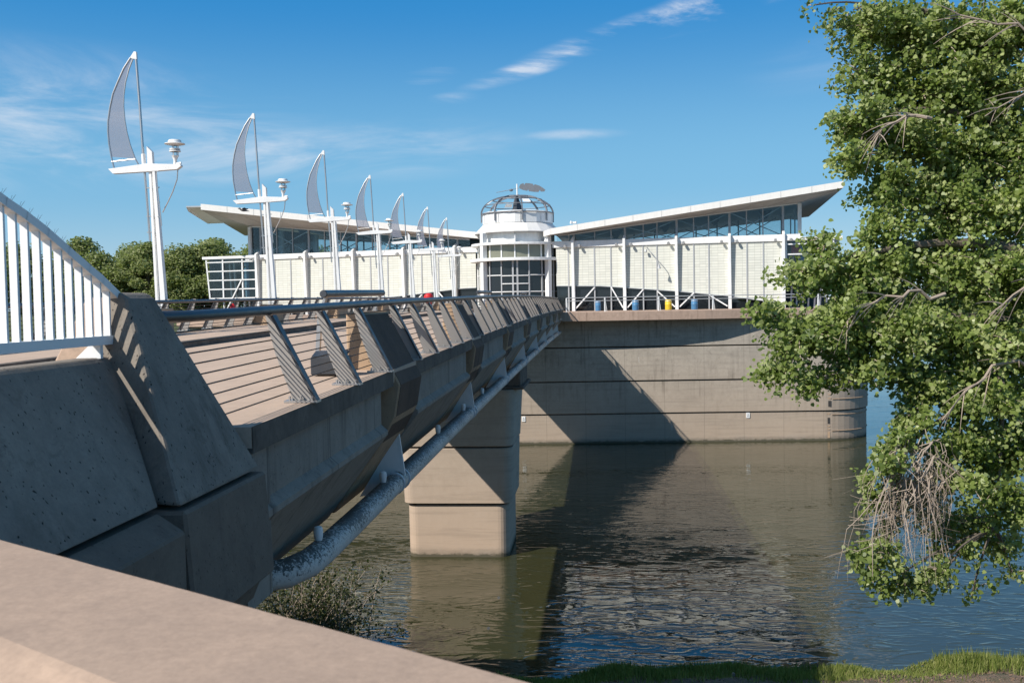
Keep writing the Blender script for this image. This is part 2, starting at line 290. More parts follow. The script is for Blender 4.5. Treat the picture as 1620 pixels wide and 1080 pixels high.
# ---------------------------------------------------------------- builders
def tag(o, label=None, cat=None, group=None, kind=None):
    if label: o['label'] = label
    if cat: o['category'] = cat
    if group: o['group'] = group
    if kind: o['kind'] = kind
    return o
def empty(name, loc, label, cat, group=None, kind=None):
    o = bpy.data.objects.new(name, None); COL.objects.link(o); o.location = loc; o.empty_display_size = .3
    return tag(o, label, cat, group, kind)
def attach(o, parent):
    o.parent = parent
    o.matrix_parent_inverse = Matrix.Translation(Vector(top_loc(parent))).inverted()
def top_loc(p):
    l = Vector(p.location)
    return l if p.parent is None else (Vector(p.location) + Vector((0, 0, 0)))
class MB:
    def __init__(s): s.v = []; s.f = []; s.uv = None
    def poly(s, pts):
        n = len(s.v); s.v += [tuple(p) for p in pts]; s.f.append(tuple(range(n, n+len(pts))))
    def prism(s, pts, vec):
        """closed polygon pts swept along vec"""
        n = len(s.v); k = len(pts); vec = Vector(vec)
        a = [Vector(p) for p in pts]; b = [p + vec for p in a]
        s.v += [tuple(p) for p in a] + [tuple(p) for p in b]
        nrm = Vector((0, 0, 0))
        for i in range(k): nrm += a[i].cross(a[(i+1) % k])
        flip = nrm.dot(vec) > 0
        A = list(range(n, n+k)); B = list(range(n+k, n+2*k))
        if flip: s.f.append(tuple(reversed(A))); s.f.append(tuple(B))
        else: s.f.append(tuple(A)); s.f.append(tuple(reversed(B)))
        for i in range(k):
            j = (i+1) % k
            q = (A[i], A[j], B[j], B[i]); s.f.append(q if flip else tuple(reversed(q)))
    def loft(s, A, B, caps=True):
        """two matching polygon rings"""
        n = len(s.v); k = len(A); s.v += [tuple(p) for p in A] + [tuple(p) for p in B]
        for i in range(k):
            j = (i+1) % k; s.f.append((n+i, n+j, n+k+j, n+k+i))
        if caps: s.f.append(tuple(range(n+k-1, n-1, -1))); s.f.append(tuple(range(n+k, n+2*k)))
    def box(s, a, b):
        x0, y0, z0 = a; x1, y1, z1 = b
        s.prism([(x0, y0, z0), (x1, y0, z0), (x1, y1, z0), (x0, y1, z0)], (0, 0, z1-z0))
    def bar(s, p, q, w, h, up=(0, 0, 1), w2=None, h2=None):
        """rectangular bar from p to q: w across, h along up"""
        p = Vector(p); q = Vector(q); d = (q-p).normalized(); u = Vector(up)
        sd = d.cross(u)
        if sd.length < 1e-4: sd = d.cross(Vector((0, 1, 0)))
        sd.normalize(); u = sd.cross(d).normalized()
        w2 = w if w2 is None else w2; h2 = h if h2 is None else h2
        R = lambda c, ww, hh: [c-sd*ww/2-u*hh/2, c+sd*ww/2-u*hh/2, c+sd*ww/2+u*hh/2, c-sd*ww/2+u*hh/2]
        s.loft(R(p, w, h), R(q, w2, h2))
    def tube(s, pts, r, n=10, caps=True):
        pts = [Vector(p) for p in pts]; rs = r if isinstance(r, (list, tuple)) else [r]*len(pts)
        base = len(s.v); prev = None
        for i, p in enumerate(pts):
            d = (pts[min(i+1, len(pts)-1)] - pts[max(i-1, 0)]).normalized()
            if prev is None:
                a = d.cross(Vector((0, 0, 1)))
                if a.length < .05: a = d.cross(Vector((0, 1, 0)))
            else: a = prev - d*prev.dot(d)
            a.normalize(); prev = a; b = d.cross(a)
            for k in range(n):
                t = 2*math.pi*k/n; s.v.append(tuple(p + (a*math.cos(t) + b*math.sin(t))*rs[i]))
        for i in range(len(pts)-1):
            for k in range(n):
                k2 = (k+1) % n; s.f.append((base+i*n+k2, base+i*n+k, base+(i+1)*n+k, base+(i+1)*n+k2))
        if caps:
            s.f.append(tuple(range(base, base+n))); e = base+(len(pts)-1)*n; s.f.append(tuple(range(e+n-1, e-1, -1)))
    def lathe(s, c, prof, n=32, a0=0, a1=2*math.pi):
        """profile [(r,z)] turned round the vertical through c"""
        base = len(s.v); full = abs(a1-a0-2*math.pi) < 1e-6; m = n if full else n+1
        for r, z in prof:
            for k in range(m):
                t = a0 + (a1-a0)*k/n; s.v.append((c[0]+r*math.sin(t), c[1]-r*math.cos(t), c[2]+z))
        for i in range(len(prof)-1):
            for k in range(n):
                k2 = (k+1) % m if full else k+1
                s.f.append((base+i*m+k, base+i*m+k2, base+(i+1)*m+k2, base+(i+1)*m+k))
    def mesh(s, name, smooth=False):
        me = bpy.data.meshes.new(name); me.from_pydata(s.v, [], s.f)
        if s.uv is not None:
            l = me.uv_layers.new(name='UVMap'); k = 0
            vals = [c for f in s.f for i in f for c in s.uv[i]]
            l.data.foreach_set('uv', vals)
        if smooth: me.polygons.foreach_set('use_smooth', [True]*len(me.polygons))
        me.validate(); me.update(); return me
    def build(s, name, mat, parent=None, smooth=False, bevel=0, local=False, seg=1):
        o = bpy.data.objects.new(name, s.mesh(name, smooth)); COL.objects.link(o)
        o.data.materials.append(M[mat] if isinstance(mat, str) else mat)
        if smooth:
            try: o.data.set_sharp_from_angle(angle=math.radians(40))
            except Exception: pass
        if bevel:
            b = o.modifiers.new('bevel', 'BEVEL'); b.width = bevel; b.segments = seg; b.limit_method = 'ANGLE'; b.angle_limit = math.radians(35)
        if parent is not None:
            if local: o.parent = parent
            else: attach(o, parent)
        return o
def copy_tree(root):
    c = root.copy(); COL.objects.link(c)
    for ch in list(root.children):
        d = ch.copy(); COL.objects.link(d); d.parent = c
        for g in list(ch.children):
            e = g.copy(); COL.objects.link(e); e.parent = d
    return c
def leaves_mesh(name, P, N, S, tone, shape):
    """P centres, N normals, S sizes -> one mesh of small folded leaves; shape: list of 2-D outline points"""
    n = len(P); k = len(shape); P = np.asarray(P); N = np.asarray(N); N = N/np.linalg.norm(N, axis=1, keepdims=True)
    r = RNG.normal(size=(n, 3)); A = np.cross(N, r); A /= np.linalg.norm(A, axis=1, keepdims=True); B = np.cross(N, A)
    sh = np.asarray(shape); V = np.empty((n, k, 3))
    for i, (a, b_, c_) in enumerate(sh):
        V[:, i] = P + (A*a + B*b_ + N*c_)*S[:, None]
    me = bpy.data.meshes.new(name); me.vertices.add(n*k); me.vertices.foreach_set('co', V.reshape(-1))
    me.loops.add(n*k); me.loops.foreach_set('vertex_index', np.arange(n*k, dtype=np.int32))
    me.polygons.add(n); me.polygons.foreach_set('loop_start', np.arange(0, n*k, k, dtype=np.int32))
    me.polygons.foreach_set('loop_total', np.full(n, k, dtype=np.int32))
    at = me.attributes.new('tone', 'FLOAT', 'FACE'); at.data.foreach_set('value', np.asarray(tone, dtype=np.float32))
    me.update(); return me
LEAF = [(0, -.5, 0), (.42, -.28, .1), (.40, .12, .1), (0, .55, 0), (-.40, .12, .1), (-.42, -.28, .1)]
BLOB = [(-.5, -.3, 0), (.1, -.55, .1), (.55, .1, 0), (.05, .5, -.1), (-.45, .25, .05)]

# ---------------------------------------------------------------- terrain and water
def smooth(a, b, x):
    t = min(1, max(0, (x-a)/(b-a))); return t*t*(3-2*t)
def ground_h(x, y):
    ysh = 28.2 + .10*x + .22*math.sin(x*.7) + .16*math.sin(x*1.9+1) if x > -4 else 28.7 + 2.5*smooth(-4, -9, x)
    d = ysh - y
    h = .16 + d*.28 if d > 0 else .22 + d*.5
    h = min(h, 7.9 if x > -2 else 7.2)
    h = max(h, -3)
    lb = smooth(-21, -27, x)*9.0 - 3*(1-smooth(-21, -27, x))       # left bank
    h = max(h, min(lb, 8.6))
    far = smooth(112, 124, y + .25*(x+60))*13.2 - 3
    if x < -8: h = max(h, far*smooth(-8, -30, x) - 3*(1-smooth(-8, -30, x)))
    h = max(h, smooth(420, 470, y + .2*x)*6 - 3)
    if x > 60: h = max(h, smooth(60, 200, x)*smooth(-100, 100, -y+60)*6-3)
    h += .05*math.sin(x*1.7+y*2.3) + .04*math.sin(x*3.9-y*3.1)
    return h
xs = list(np.arange(-1600, -200, 100)) + list(np.arange(-200, -40, 5)) + list(np.arange(-40, 30, .8)) + list(np.arange(30, 200, 8)) + list(np.arange(200, 1601, 100))
ys = list(np.arange(-400, -20, 40)) + list(np.arange(-20, 10, 3)) + list(np.arange(10, 36, .5)) + list(np.arange(36, 140, 4)) + list(np.arange(140, 600, 20)) + list(np.arange(600, 3001, 200))
mb = MB(); nx = len(xs)
for y in ys:
    for x in xs: mb.v.append((x, y, ground_h(x, y)))
for j in range(len(ys)-1):
    for i in range(nx-1): a = j*nx+i; mb.f.append((a, a+1, a+nx+1, a+nx))
tag(mb.build('ground', 'soil', smooth=True), 'brown river bank and riverbed ground', 'ground', kind='structure')
mb = MB(); mb.poly([(-1600, -400, 0), (1600, -400, 0), (1600, 3000, 0), (-1600, 3000, 0)])
tag(mb.build('water', 'water'), 'murky green river water with small ripples', 'water', kind='structure')
# paved approach on the left bank
mb = MB(); mb.box((-22, -8, 9.3), (-10.6, 21.5, 9.98)); mb.box((-10.6, -8, 9.3), (-3.45, 7.25, 9.98))
tag(mb.build('pavement', 'deck', bevel=.02), 'tan paved approach behind the white balustrade', 'pavement', kind='structure')

# ---------------------------------------------------------------- bridge
XC = -6.45; HW = 3.91                     # centre line and half width of the deck
def zd(y): return 10.33 - .000135*(y-57)**2
def side(L, sg): return XC + sg*(XC*-1 - L)   # L = distance measured left from x=0 on the near side; mirrored for the far side
def sec(pts, sg, y, z0): return [(side(L, sg), y, z0+z) for L, z in pts]
bridge = empty('footbridge', (XC, 41, 10.2), 'long concrete footbridge with slanted ribs and cable railings crossing the river', 'footbridge')
Y0, Y1 = 7.26, 76.6
FIN_FAR = [14.1 + 8*k for k in range(8)]; FIN_T = 1.55
# deck slab
stations = [Y0 + (Y1-Y0)*i/44 for i in range(45)]
mb = MB()
for a, b in zip(stations[:-1], stations[1:]):
    pa, pb = [], []
    for y, L in ((a, pa), (b, pb)):
        z = zd(y)
        L += [(XC-3.86, y, z-.16), (XC+3.845, y, z-.16), (XC+3.845, y, z), (XC, y, z+.02), (XC-3.86, y, z)]
    n = len(mb.v); mb.v += pa+pb
    for i in range(5): j = (i+1) % 5; mb.f.append((n+i, n+j, n+5+j, n+5+i))
mb.f.append((4, 3, 2, 1, 0)); n = len(mb.v); mb.f.append((n-5, n-4, n-3, n-2, n-1))
mb.build('deck', 'deck', bridge)
# slab edge strips between the ribs, girder panels
bays = [(7.26, FIN_FAR[0]-FIN_T)] + [(FIN_FAR[k]+.02, FIN_FAR[k+1]-FIN_T) for k in range(7)] + [(FIN_FAR[7]+.02, 75.9)]
for sg in (1, -1):
    for a, b in bays:
        e = MB(); ring = lambda y: sec([(2.595, .004), (2.595, -.20), (2.73, -.22), (2.72, -.162), (2.60, -.162), (2.60, .004)], sg, y, zd(y))
        b = b-.10; m_ = (a+b)/2
        e.loft(ring(a), ring(m_), True); e.loft(ring(m_), ring(b), True)
        e.build('edge_beam', 'slab_edge', bridge)
        g = MB(); ring = lambda y: sec([(2.68, -.23), (2.68, -.64), (2.60, -.71), (2.60, -.76), (3.38, -1.80), (3.6, -1.80), (3.6, -.23)], sg, y, zd(y))
        b2 = b-.38
        g.loft(ring(a), ring((a+b2)/2)); g.loft(ring((a+b2)/2), ring(b2)); g.build('girder_panel', 'bridge', bridge)
core = MB()
for a, b in zip(stations[:-1:4], stations[4::4]):
    R = lambda y: [(XC-3.3, y, zd(y)-.162), (XC-3.3, y, zd(y)-1.0), (XC-2.7, y, zd(y)-1.83), (XC+2.7, y, zd(y)-1.83), (XC+3.3, y, zd(y)-1.0), (XC+3.3, y, zd(y)-.162)]
    core.loft(R(a), R(b))
core.build('box_girder', 'bridge', bridge)
# kerb and raised footway on the left
mb = MB()
for a, b in zip(stations[:-1], stations[1:]):
    R = lambda y: [(-10.28, y, zd(y)+.006), (-7.95, y, zd(y)+.012), (-7.95, y, zd(y)+.125), (-10.28, y, zd(y)+.14)]
    mb.loft(R(a), R(b), a == stations[0] or b == stations[-1])
mb.build('raised_footway', 'deck', bridge)
mb = MB()
for a, b in zip(stations[:-1], stations[1:]):
    R = lambda y: [(-7.946, y, zd(y)+.012), (-7.82, y, zd(y)+.012), (-7.83, y, zd(y)+.135), (-7.946, y, zd(y)+.14)]
    mb.loft(R(a), R(b), a == stations[0] or b == stations[-1])
mb.build('kerb', 'slab_edge', bridge)
# ribs
def rib_ring(y, z0): return [(3.22, .74), (3.02, .74), (2.53, -.20), (2.60, -.62), (2.80, -.98), (3.42, -1.86), (3.8, -1.86), (3.8, -.18), (3.22, -.18)], y, z0
def make_rib(far, sg):
    r = MB(); z0 = zd(far-.8)
    def ring(y, dz=0): pts, yy, zz = rib_ring(y, z0); return sec(pts, sg, yy, zz)
    A = ring(far-FIN_T); B = ring(far)
    r.loft(A, B); r.build('rib', 'rib', bridge, bevel=.02)
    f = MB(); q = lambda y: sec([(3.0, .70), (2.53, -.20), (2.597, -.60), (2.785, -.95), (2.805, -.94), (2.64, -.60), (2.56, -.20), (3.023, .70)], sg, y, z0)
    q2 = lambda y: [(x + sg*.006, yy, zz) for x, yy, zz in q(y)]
    f.loft(q2(far-FIN_T+.03), q2(far-.03)); f.build('shaded_facing', 'rib_shade', bridge)  # thin dark facing: paints the shade on the rib's outer slope
for far in FIN_FAR:
    for sg in (1, -1):
        make_rib(far, sg)
        # hanger plate under the rib carries the pipe on the near side
        if sg == 1:
            z0 = zd(far)
            h = MB(); h.prism([(-2.82, far-.30, z0-.97), (-2.74, far-.30, z0-1.60), (-2.86, far-.30, z0-1.80), (-3.40, far-.30, z0-1.90)], (0, .05, 0))
            h.build('hanger_plate', 'white', bridge)
# cable-rail posts
def post_mesh(sg):
    mb = MB(); z = .95
    P = lambda L, zz, y: (sg*(3.0-L), y, zz)     # local x measured from L=3.0
    w = .016
    out_ = [(2.60, 0.02), (2.88, .0), (2.88+.02, .02), (2.99, .55), (3.015, .80), (3.0, .84), (2.93, .84)]
    ring = [P(2.575, .02, -w), P(2.79, .02, -w), P(2.945, .45, -w), P(3.03, .80, -w), P(2.965, .80, -w)]
    mb.prism(ring, (0, 2*w, 0))
    a = P(2.568, .02, 0); b = P(2.958, .80, 0)
    me = mb.mesh('railing_post'); me.materials.append(M['postplate'])
    fl = MB(); fl.bar(a, b, .11, .024, up=(sg*.8, 0, .5)); f_ = fl.mesh('flange'); f_.materials.append(M['darksteel'])
    return me, f_
def foot_mesh(sg):
    mb = MB(); x0, x1 = sorted((sg*(3.0-2.55), sg*(3.0-2.86)))
    mb.box((x0, -.07, .002), (x1, .07, .022))
    for bx in (x0+.05, (x0+x1)/2, x1-.05):
        for by in (-.045, .045): mb.tube([(bx, by, .02), (bx, by, .06)], .012, 6)
    me = mb.mesh('base_plate'); me.materials.append(M['steel']); return me
PY = [8.9, 10.55, 12.2]
for k in range(7): PY += [FIN_FAR[k]+.22+1.52*i for i in range(5)]
PY += [70.3, 71.9, 73.5, 75.1]
for sg in (1, -1):
    (pm, flm), fm = post_mesh(sg), foot_mesh(sg); rx = side(3.0, sg)
    for y in PY:
        loc = Vector((rx, y, zd(y) + (.14 if sg < 0 else 0)))
        o = bpy.data.objects.new('railing_post', pm); COL.objects.link(o); o.location = loc; attach(o, bridge)
        f = bpy.data.objects.new('base_plate', fm); COL.objects.link(f); f.parent = o
        f = bpy.data.objects.new('flange', flm); COL.objects.link(f); f.parent = o
    dz = .12 if sg < 0 else 0
    ry = [6.75] + PY[:-1] + [75.3]
    mb = MB(); mb.tube([(side(3.12, sg), 6.80, zd(7)+.845+dz*.3)] + [(rx, y, zd(y)+.845+dz*.3) for y in [7.1] + ry[1:]], .044, 14); hr = mb.build('handrail', 'railsteel', bridge, smooth=True)
    cl = MB()
    for y in PY[::2]: cl.tube([(rx, y+.5, zd(y+.5)+.845+dz*.3), (rx, y+.52, zd(y+.52)+.845+dz*.3)], .047, 14)
    c_ = cl.build('rail_coupling', 'steel', smooth=True); c_.parent = hr; c_.matrix_parent_inverse = Matrix.Translation(bridge.location).inverted()
    for i in range(9):
        f = (i+.6)/9.3; L = float(np.interp(f, [0, .6, 1], [2.795, 2.955, 3.02])); z = .05 + .74*f
        mb = MB(); mb.tube([(side(L, sg), y, zd(y)+z+dz) for y in ry], .0065 if sg > 0 else .008, 5)
        mb.build('cable', 'cable', bridge, smooth=True)
# pipe slung under the near side
px_ = -2.86
pts = [(-4.4, 8.95, 8.33), (-3.7, 8.95, 8.34), (-3.25, 9.02, 8.345), (-3.0, 9.22, 8.35), (-2.88, 9.55, 8.36), (px_, 10.0, 8.365)] + [(px_, y, 8.36 + (zd(y)-zd(10))*.9) for y in np.arange(11, 76.2, 2)]
mb = MB(); mb.tube(pts, .142, 20); pipe = mb.build('water_pipe', concrete('bird_marked_pipe_paint', (.70, .66, .61), (.58, .545, .50), (.10, .085, .07), .35, streak=0, scale=3, rough=.5), bridge, smooth=True)
# dark lichen / droppings only where they settle: the crown of the pipe
pm_ = pipe.data.materials[0]; t = pm_.node_tree; b = t.nodes['Principled BSDF']; P = coord(t)
src = b.inputs['Base Color'].links[0].from_socket
gg = t.nodes.new('ShaderNodeNewGeometry'); sx = t.nodes.new('ShaderNodeSeparateXYZ'); t.links.new(gg.outputs['Normal'], sx.inputs[0])
sy = t.nodes.new('ShaderNodeSeparateXYZ'); t.links.new(P, sy.inputs[0])
f = mval(t, 'ADD', noise(t, P, 26, 9, .8, .4), mval(t, 'MULTIPLY', sx.outputs[2], .13))
f = mval(t, 'ADD', f, mval(t, 'MULTIPLY', noise(t, P, 1.1, 3, .5), .22))
c = mix(t, mval(t, 'MULTIPLY', ramp(t, f, [(.66, (0, 0, 0)), (.70, (1, 1, 1))]), .9), src, (.035, .033, .028)); t.links.new(c, b.inputs['Base Color'])
for far in FIN_FAR:
    z = 8.36 + (zd(far)-zd(10))*.9
    for dy in (-.5, -.1): mb = MB(); mb.tube([(px_, far+dy-.03, z), (px_, far+dy+.03, z)], .158, 20); mb.build('pipe_clamp', 'bracket', bridge, smooth=True)
for y in (9.9, 13.0, 17.6, 21.0, 24.5):
    z = 8.5 + (zd(y)-zd(10))*.9
    mb = MB(); mb.lathe((px_-.02, y, z-.02), [(.0, 0), (.035, .01), (.045, .06), (.05, .12), (.04, .16), (0, .175)], 10)
    mb.build('vent_cap', 'white', bridge, smooth=True)
# raised leaning bars beside the near railing
for i, (y, lab) in enumerate(((12.1, 'steel leaning bar on short legs, the nearest and largest along the bridge railing'), (28.1, 'steel leaning bar on short legs at mid bridge, in front of the rotunda left columns'),
                              (44.1, 'small distant steel leaning bar near the far end of the bridge railing'))):
    e = empty('leaning_bar', (-3.38, y+1.65, zd(y)), lab, 'leaning bar', 'leaning bars along the bridge railing')
    mb = MB(); z = lambda q: zd(q)+.985
    mb.tube([(-3.38, y, z(y)), (-3.38, y+1.7, z(y+1.7)), (-3.38, y+3.4, z(y+3.4))], .05, 14); mb.build('bar', 'railsteel', e, smooth=True, bevel=.01)
    for yy in (y+.12, y+3.25):
        l = MB(); l.bar((-3.38, yy, z(yy)-.04), (-3.46, yy, z(yy)-.25), .09, .03, up=(1, 0, 0)); l.bar((-3.46, yy, z(yy)-.25), (-3.52, yy, zd(yy)), .07, .05, up=(1, 0, 0))
        l.build('leg', 'steel', e)
for y in (11.6, 27.6):
    e = MB(); e.box((-3.42, y, zd(y)+.02), (-3.0, y+.35, zd(y)+.24))
    e.prism([(-3.42, y, zd(y)+.242), (-3.0, y, zd(y)+.242), (-3.0, y+.2, zd(y)+.30), (-3.42, y+.2, zd(y)+.30)], (0, .15, -.001))
    tag(e.build('floodlight', 'darksteel', bevel=.015), 'small dark box floodlight at the foot of the nearest near-side rib' if y < 20 else 'small dark box floodlight at the foot of the third near-side rib', 'floodlight')
# red floats hung on the far railing
for y, lab in ((24.9, 'red rounded float hanging on the far railing, left of the first mast foot rail'), (0, '')):
    if not lab: continue
    e = MB(); e.lathe((-9.75, 26.0, zd(26)+.42), [(0, 0), (.05, .03), (.07, .1), (.07, .3), (.04, .36), (0, .38)], 14)
    tag(e.build('life_float', 'red', smooth=True), 'small red canister on the far railing behind the first sail mast', 'float')
e = MB(); e.lathe((-8.15, 47.8, zd(48)+.28), [(0, 0), (.06, .05), (.1, .2), (.2, .45), (.24, .6), (.2, .74), (.1, .8), (0, .82)], 16)
tag(e.build('life_float', 'red', smooth=True), 'bright red teardrop float in the middle of the bridge behind the railing', 'float')

# pier
pier = empty('bridge_pier', (-6.1, 44.5, 0), 'square concrete pier with rounded corners standing in the river under the bridge', 'pier')
def rrect(x0, x1, y0, y1, r, n=6):
    p = []
    for cx, cy, a in ((x1-r, y0+r, -90), (x1-r, y1-r, 0), (x0+r, y1-r, 90), (x0+r, y0+r, 180)):
        for i in range(n+1):
            t = math.radians(a + 90*i/n); p.append((cx + r*math.cos(t), cy + r*math.sin(t)))
    return p
def band(mb, z0, z1, off, dx=0, top_off=None):
    to = off if top_off is None else top_off
    a = [(x, y, z0) for x, y in rrect(-8.26-off, -3.94+off+dx, 42.1-off, 46.2+off, .45)]
    b_ = [(x, y, z1) for x, y in rrect(-8.26-to, -3.94+to+dx, 42.1-to, 46.2+to, .45)]
    mb.loft(a, b_)
for z0, z1, o1, o2 in ((-3, 2.24, .0, 0.03), (2.34, 4.72, .18, .25), (4.80, 7.2, .28, .42)):
    mb = MB(); band(mb, z0, z1, o1, 0, o2); mb.build('shaft_course', 'pier', pier, bevel=.02)
mb = MB(); band(mb, 2.2, 2.38, -.06); band(mb, 4.68, 4.84, .1); mb.build('joint', 'slab_edge', pier)
mb = MB(); mb.box((-9.0, 41.9, 7.2), (-3.15, 46.4, 7.32)); mb.box((-8.8, 42.1, 7.32), (-3.3, 46.2, 8.52)); mb.build('cap', 'slab_edge', pier, bevel=.03)

# ---------------------------------------------------------------- abutment
ab = empty('bridge_abutment', (-3.0, 6.0, 8), 'dark weathered concrete abutment with a slanted pylon where the bridge starts', 'abutment')
def P3(L, y, z): return (-L, y, z)
mb = MB()
A = [P3(2.54, 5.82, 9.69), P3(3.09, 6.34, 10.97), P3(3.14, 6.36, 11.01), P3(3.24, 6.38, 11.01), P3(3.5, 6.08, 9.69)]
B = [P3(2.54, 7.25, 9.69), P3(3.09, 6.76, 10.97), P3(3.14, 6.75, 11.01), P3(3.24, 6.74, 11.01), P3(3.5, 7.2, 9.69)]
mb.loft(A, B); mb.build('pylon', 'abut', ab, bevel=.025, seg=2)
mb = MB(); A = [P3(2.46, 5.82, 8.90), P3(2.515, 5.82, 9.66), P3(3.6, 5.82, 9.66), P3(3.6, 5.82, 8.90)]; mb.prism(A, (0, 1.47, 0)); mb.build('lower_block', 'abut_low', ab, bevel=.02)
mb = MB(); mb.prism([P3(2.56, 5.82, 8.88), P3(3.1, 5.82, 7.6), P3(3.1, 5.82, 5.5), P3(4.5, 5.82, 5.5), P3(4.5, 5.82, 8.88)], (0, 1.5, 0)); mb.build('lower_wall', 'abut_low', ab, bevel=.02)
mb = MB(); mb.loft([P3(2.66, 1, 9.70), P3(3.17, 1, 10.56), P3(3.20, 1, 10.585), P3(3.34, 1, 10.585), P3(3.5, 1, 9.70)], [P3(2.66, 5.77, 9.70), P3(3.17, 6.28, 10.56), P3(3.20, 6.29, 10.59), P3(3.34, 6.28, 10.59), P3(3.5, 5.77, 9.70)]); mb.build('wing_wall', 'abut', ab, bevel=.012, seg=2)
mb = MB(); mb.prism([P3(2.50, 1, 8.0), P3(2.50, 1, 9.55), P3(2.67, 1, 9.66), P3(3.5, 1, 9.66), P3(3.5, 1, 8.0)], (0, 4.78, 0)); mb.build('lower_wing', 'abut_low', ab, bevel=.012)
mb = MB(); mb.box((-3.5, 5.75, 9.0), (-3.0, 6.0, 9.66)); mb.build('joint_fill', 'slab_edge', ab)
mb = MB(); mb.box((-3.6, 7.18, 8.6), (-2.64, 7.75, 9.80)); mb.build('end_wall', 'bridge', ab)
mb = MB(); mb.prism([P3(3.27, 6.0, 9.9), P3(3.25, 6.38, 10.98), P3(3.40, 6.38, 10.98), P3(3.75, 5.9, 9.9)], (0, .45, 0)); mb.build('inner_buttress', 'ledge', ab, bevel=.015)

# foreground parapet
d = Vector((.844, -.536, 0)); nrm = Vector((-.536, -.844, 0)); p0 = Vector((-1.589, 2.494, 10.3))
S0, S1 = -2.5, 6.5
mb = MB()
a = p0 + d*S0
W_ = .395
ringp = [a + Vector((0, 0, -1.6)), a + Vector((0, 0, -.02)), a + nrm*.012 + Vector((0, 0, 0)), a + nrm*(W_-.006), a + nrm*(W_+.012) + Vector((0, 0, -.006)), a + nrm*(W_+.075) + Vector((0, 0, -.035)), a + nrm*(W_+.10) + Vector((0, 0, -.07)), a + nrm*(W_+.10) + Vector((0, 0, -1.6))]
K = 120
for i in range(K+1):
    o_ = d*((S1-S0)*i/K)
    for q_, p_ in enumerate(ringp):
        j_ = .0007 if 0 < q_ < 7 else 0
        mb.v.append(tuple(p_ + o_ + Vector((random.uniform(-j_, j_), random.uniform(-j_, j_), random.uniform(-j_, j_)*.6))))
for i in range(K):
    for q_ in range(8):
        r_ = (q_+1) % 8; mb.f.append((i*8+q_, i*8+r_, (i+1)*8+r_, (i+1)*8+q_))
mb.f.append(tuple(range(7, -1, -1))); mb.f.append(tuple(range(K*8, K*8+8)))
par = mb.build('parapet_wall', 'ledge'); tag(par, 'broad tan concrete parapet running across the near left corner', 'parapet')
v = MB(); q = p0 + d*.08 + nrm*.24
v.poly([q + Vector((math.cos(t)*.010, math.sin(t)*.005 , .0015 + .0006*math.sin(2*t))) for t in np.arange(0, 6.28, .5)])
dr = v.build('bird_dropping', 'white'); attach(dr, par); dr.matrix_parent_inverse = Matrix.Identity(4)

# white balustrade on the wing wall
bal = empty('balustrade', (-3.2, 5.5, 10.58), 'white steel balustrade with flat slats and a sweeping spiked top rail', 'balustrade')
topline = [(3.4, 11.99), (3.9, 11.88), (4.4, 11.745), (4.8, 11.60), (5.139, 11.49), (5.33, 11.43), (5.542, 11.352), (5.762, 11.258), (6.0, 11.158), (6.17, 11.09), (6.44, 10.96)]
XB = -3.2
mb = MB()
for (a0, b0), (a1, b1) in zip(topline[:-1], topline[1:]): mb.bar((XB, a0, b0), (XB, a1+.004, b1), .07, .052, up=(0, 0, 1))
mb.build('top_rail', 'whiterail', bal)
mb = MB(); mb.bar((XB, 3.4, 10.70), (XB, 6.31, 10.70), .07, .058); mb.build('bottom_rail', 'whiterail', bal)
mb = MB(); mb.bar((XB, 6.44, 10.97), (XB, 6.32, 10.675), .07, .05, up=(0, 1, 0)); mb.build('end_post', 'whiterail', bal)
def ztop(y):
    for (a0, b0), (a1, b1) in zip(topline[:-1], topline[1:]):
        if a0 <= y <= a1: return b0+(b1-b0)*(y-a0)/(a1-a0)
    return 11
y = 6.27
while y > 3.5:
    mb = MB(); mb.box((XB-.022, y-.010, 10.725), (XB+.022, y+.009, ztop(y)-.02)); mb.build('slat', 'whiterail', bal); y -= .114
for y in (6.13, 4.2):
    mb = MB(); mb.prism([(XB+.02, y, 10.675), (XB-.05, y, 10.675), (XB-.15, y, 10.585), (XB+.02, y, 10.585)], (0, .035, 0)); mb.build('bracket', 'whiterail', bal)
mb = MB(); y = 4.2
while y < 6.05:
    z = ztop(y)+.02
    for dy, dx in ((.035, .02), (-.02, -.03), (.05, -.01)):
        mb.tube([(XB, y, z), (XB+dx, y+dy, z+.055)], [.0018, .0006], 4)
    y += .085
mb.build('bird_spikes', 'darksteel', bal)

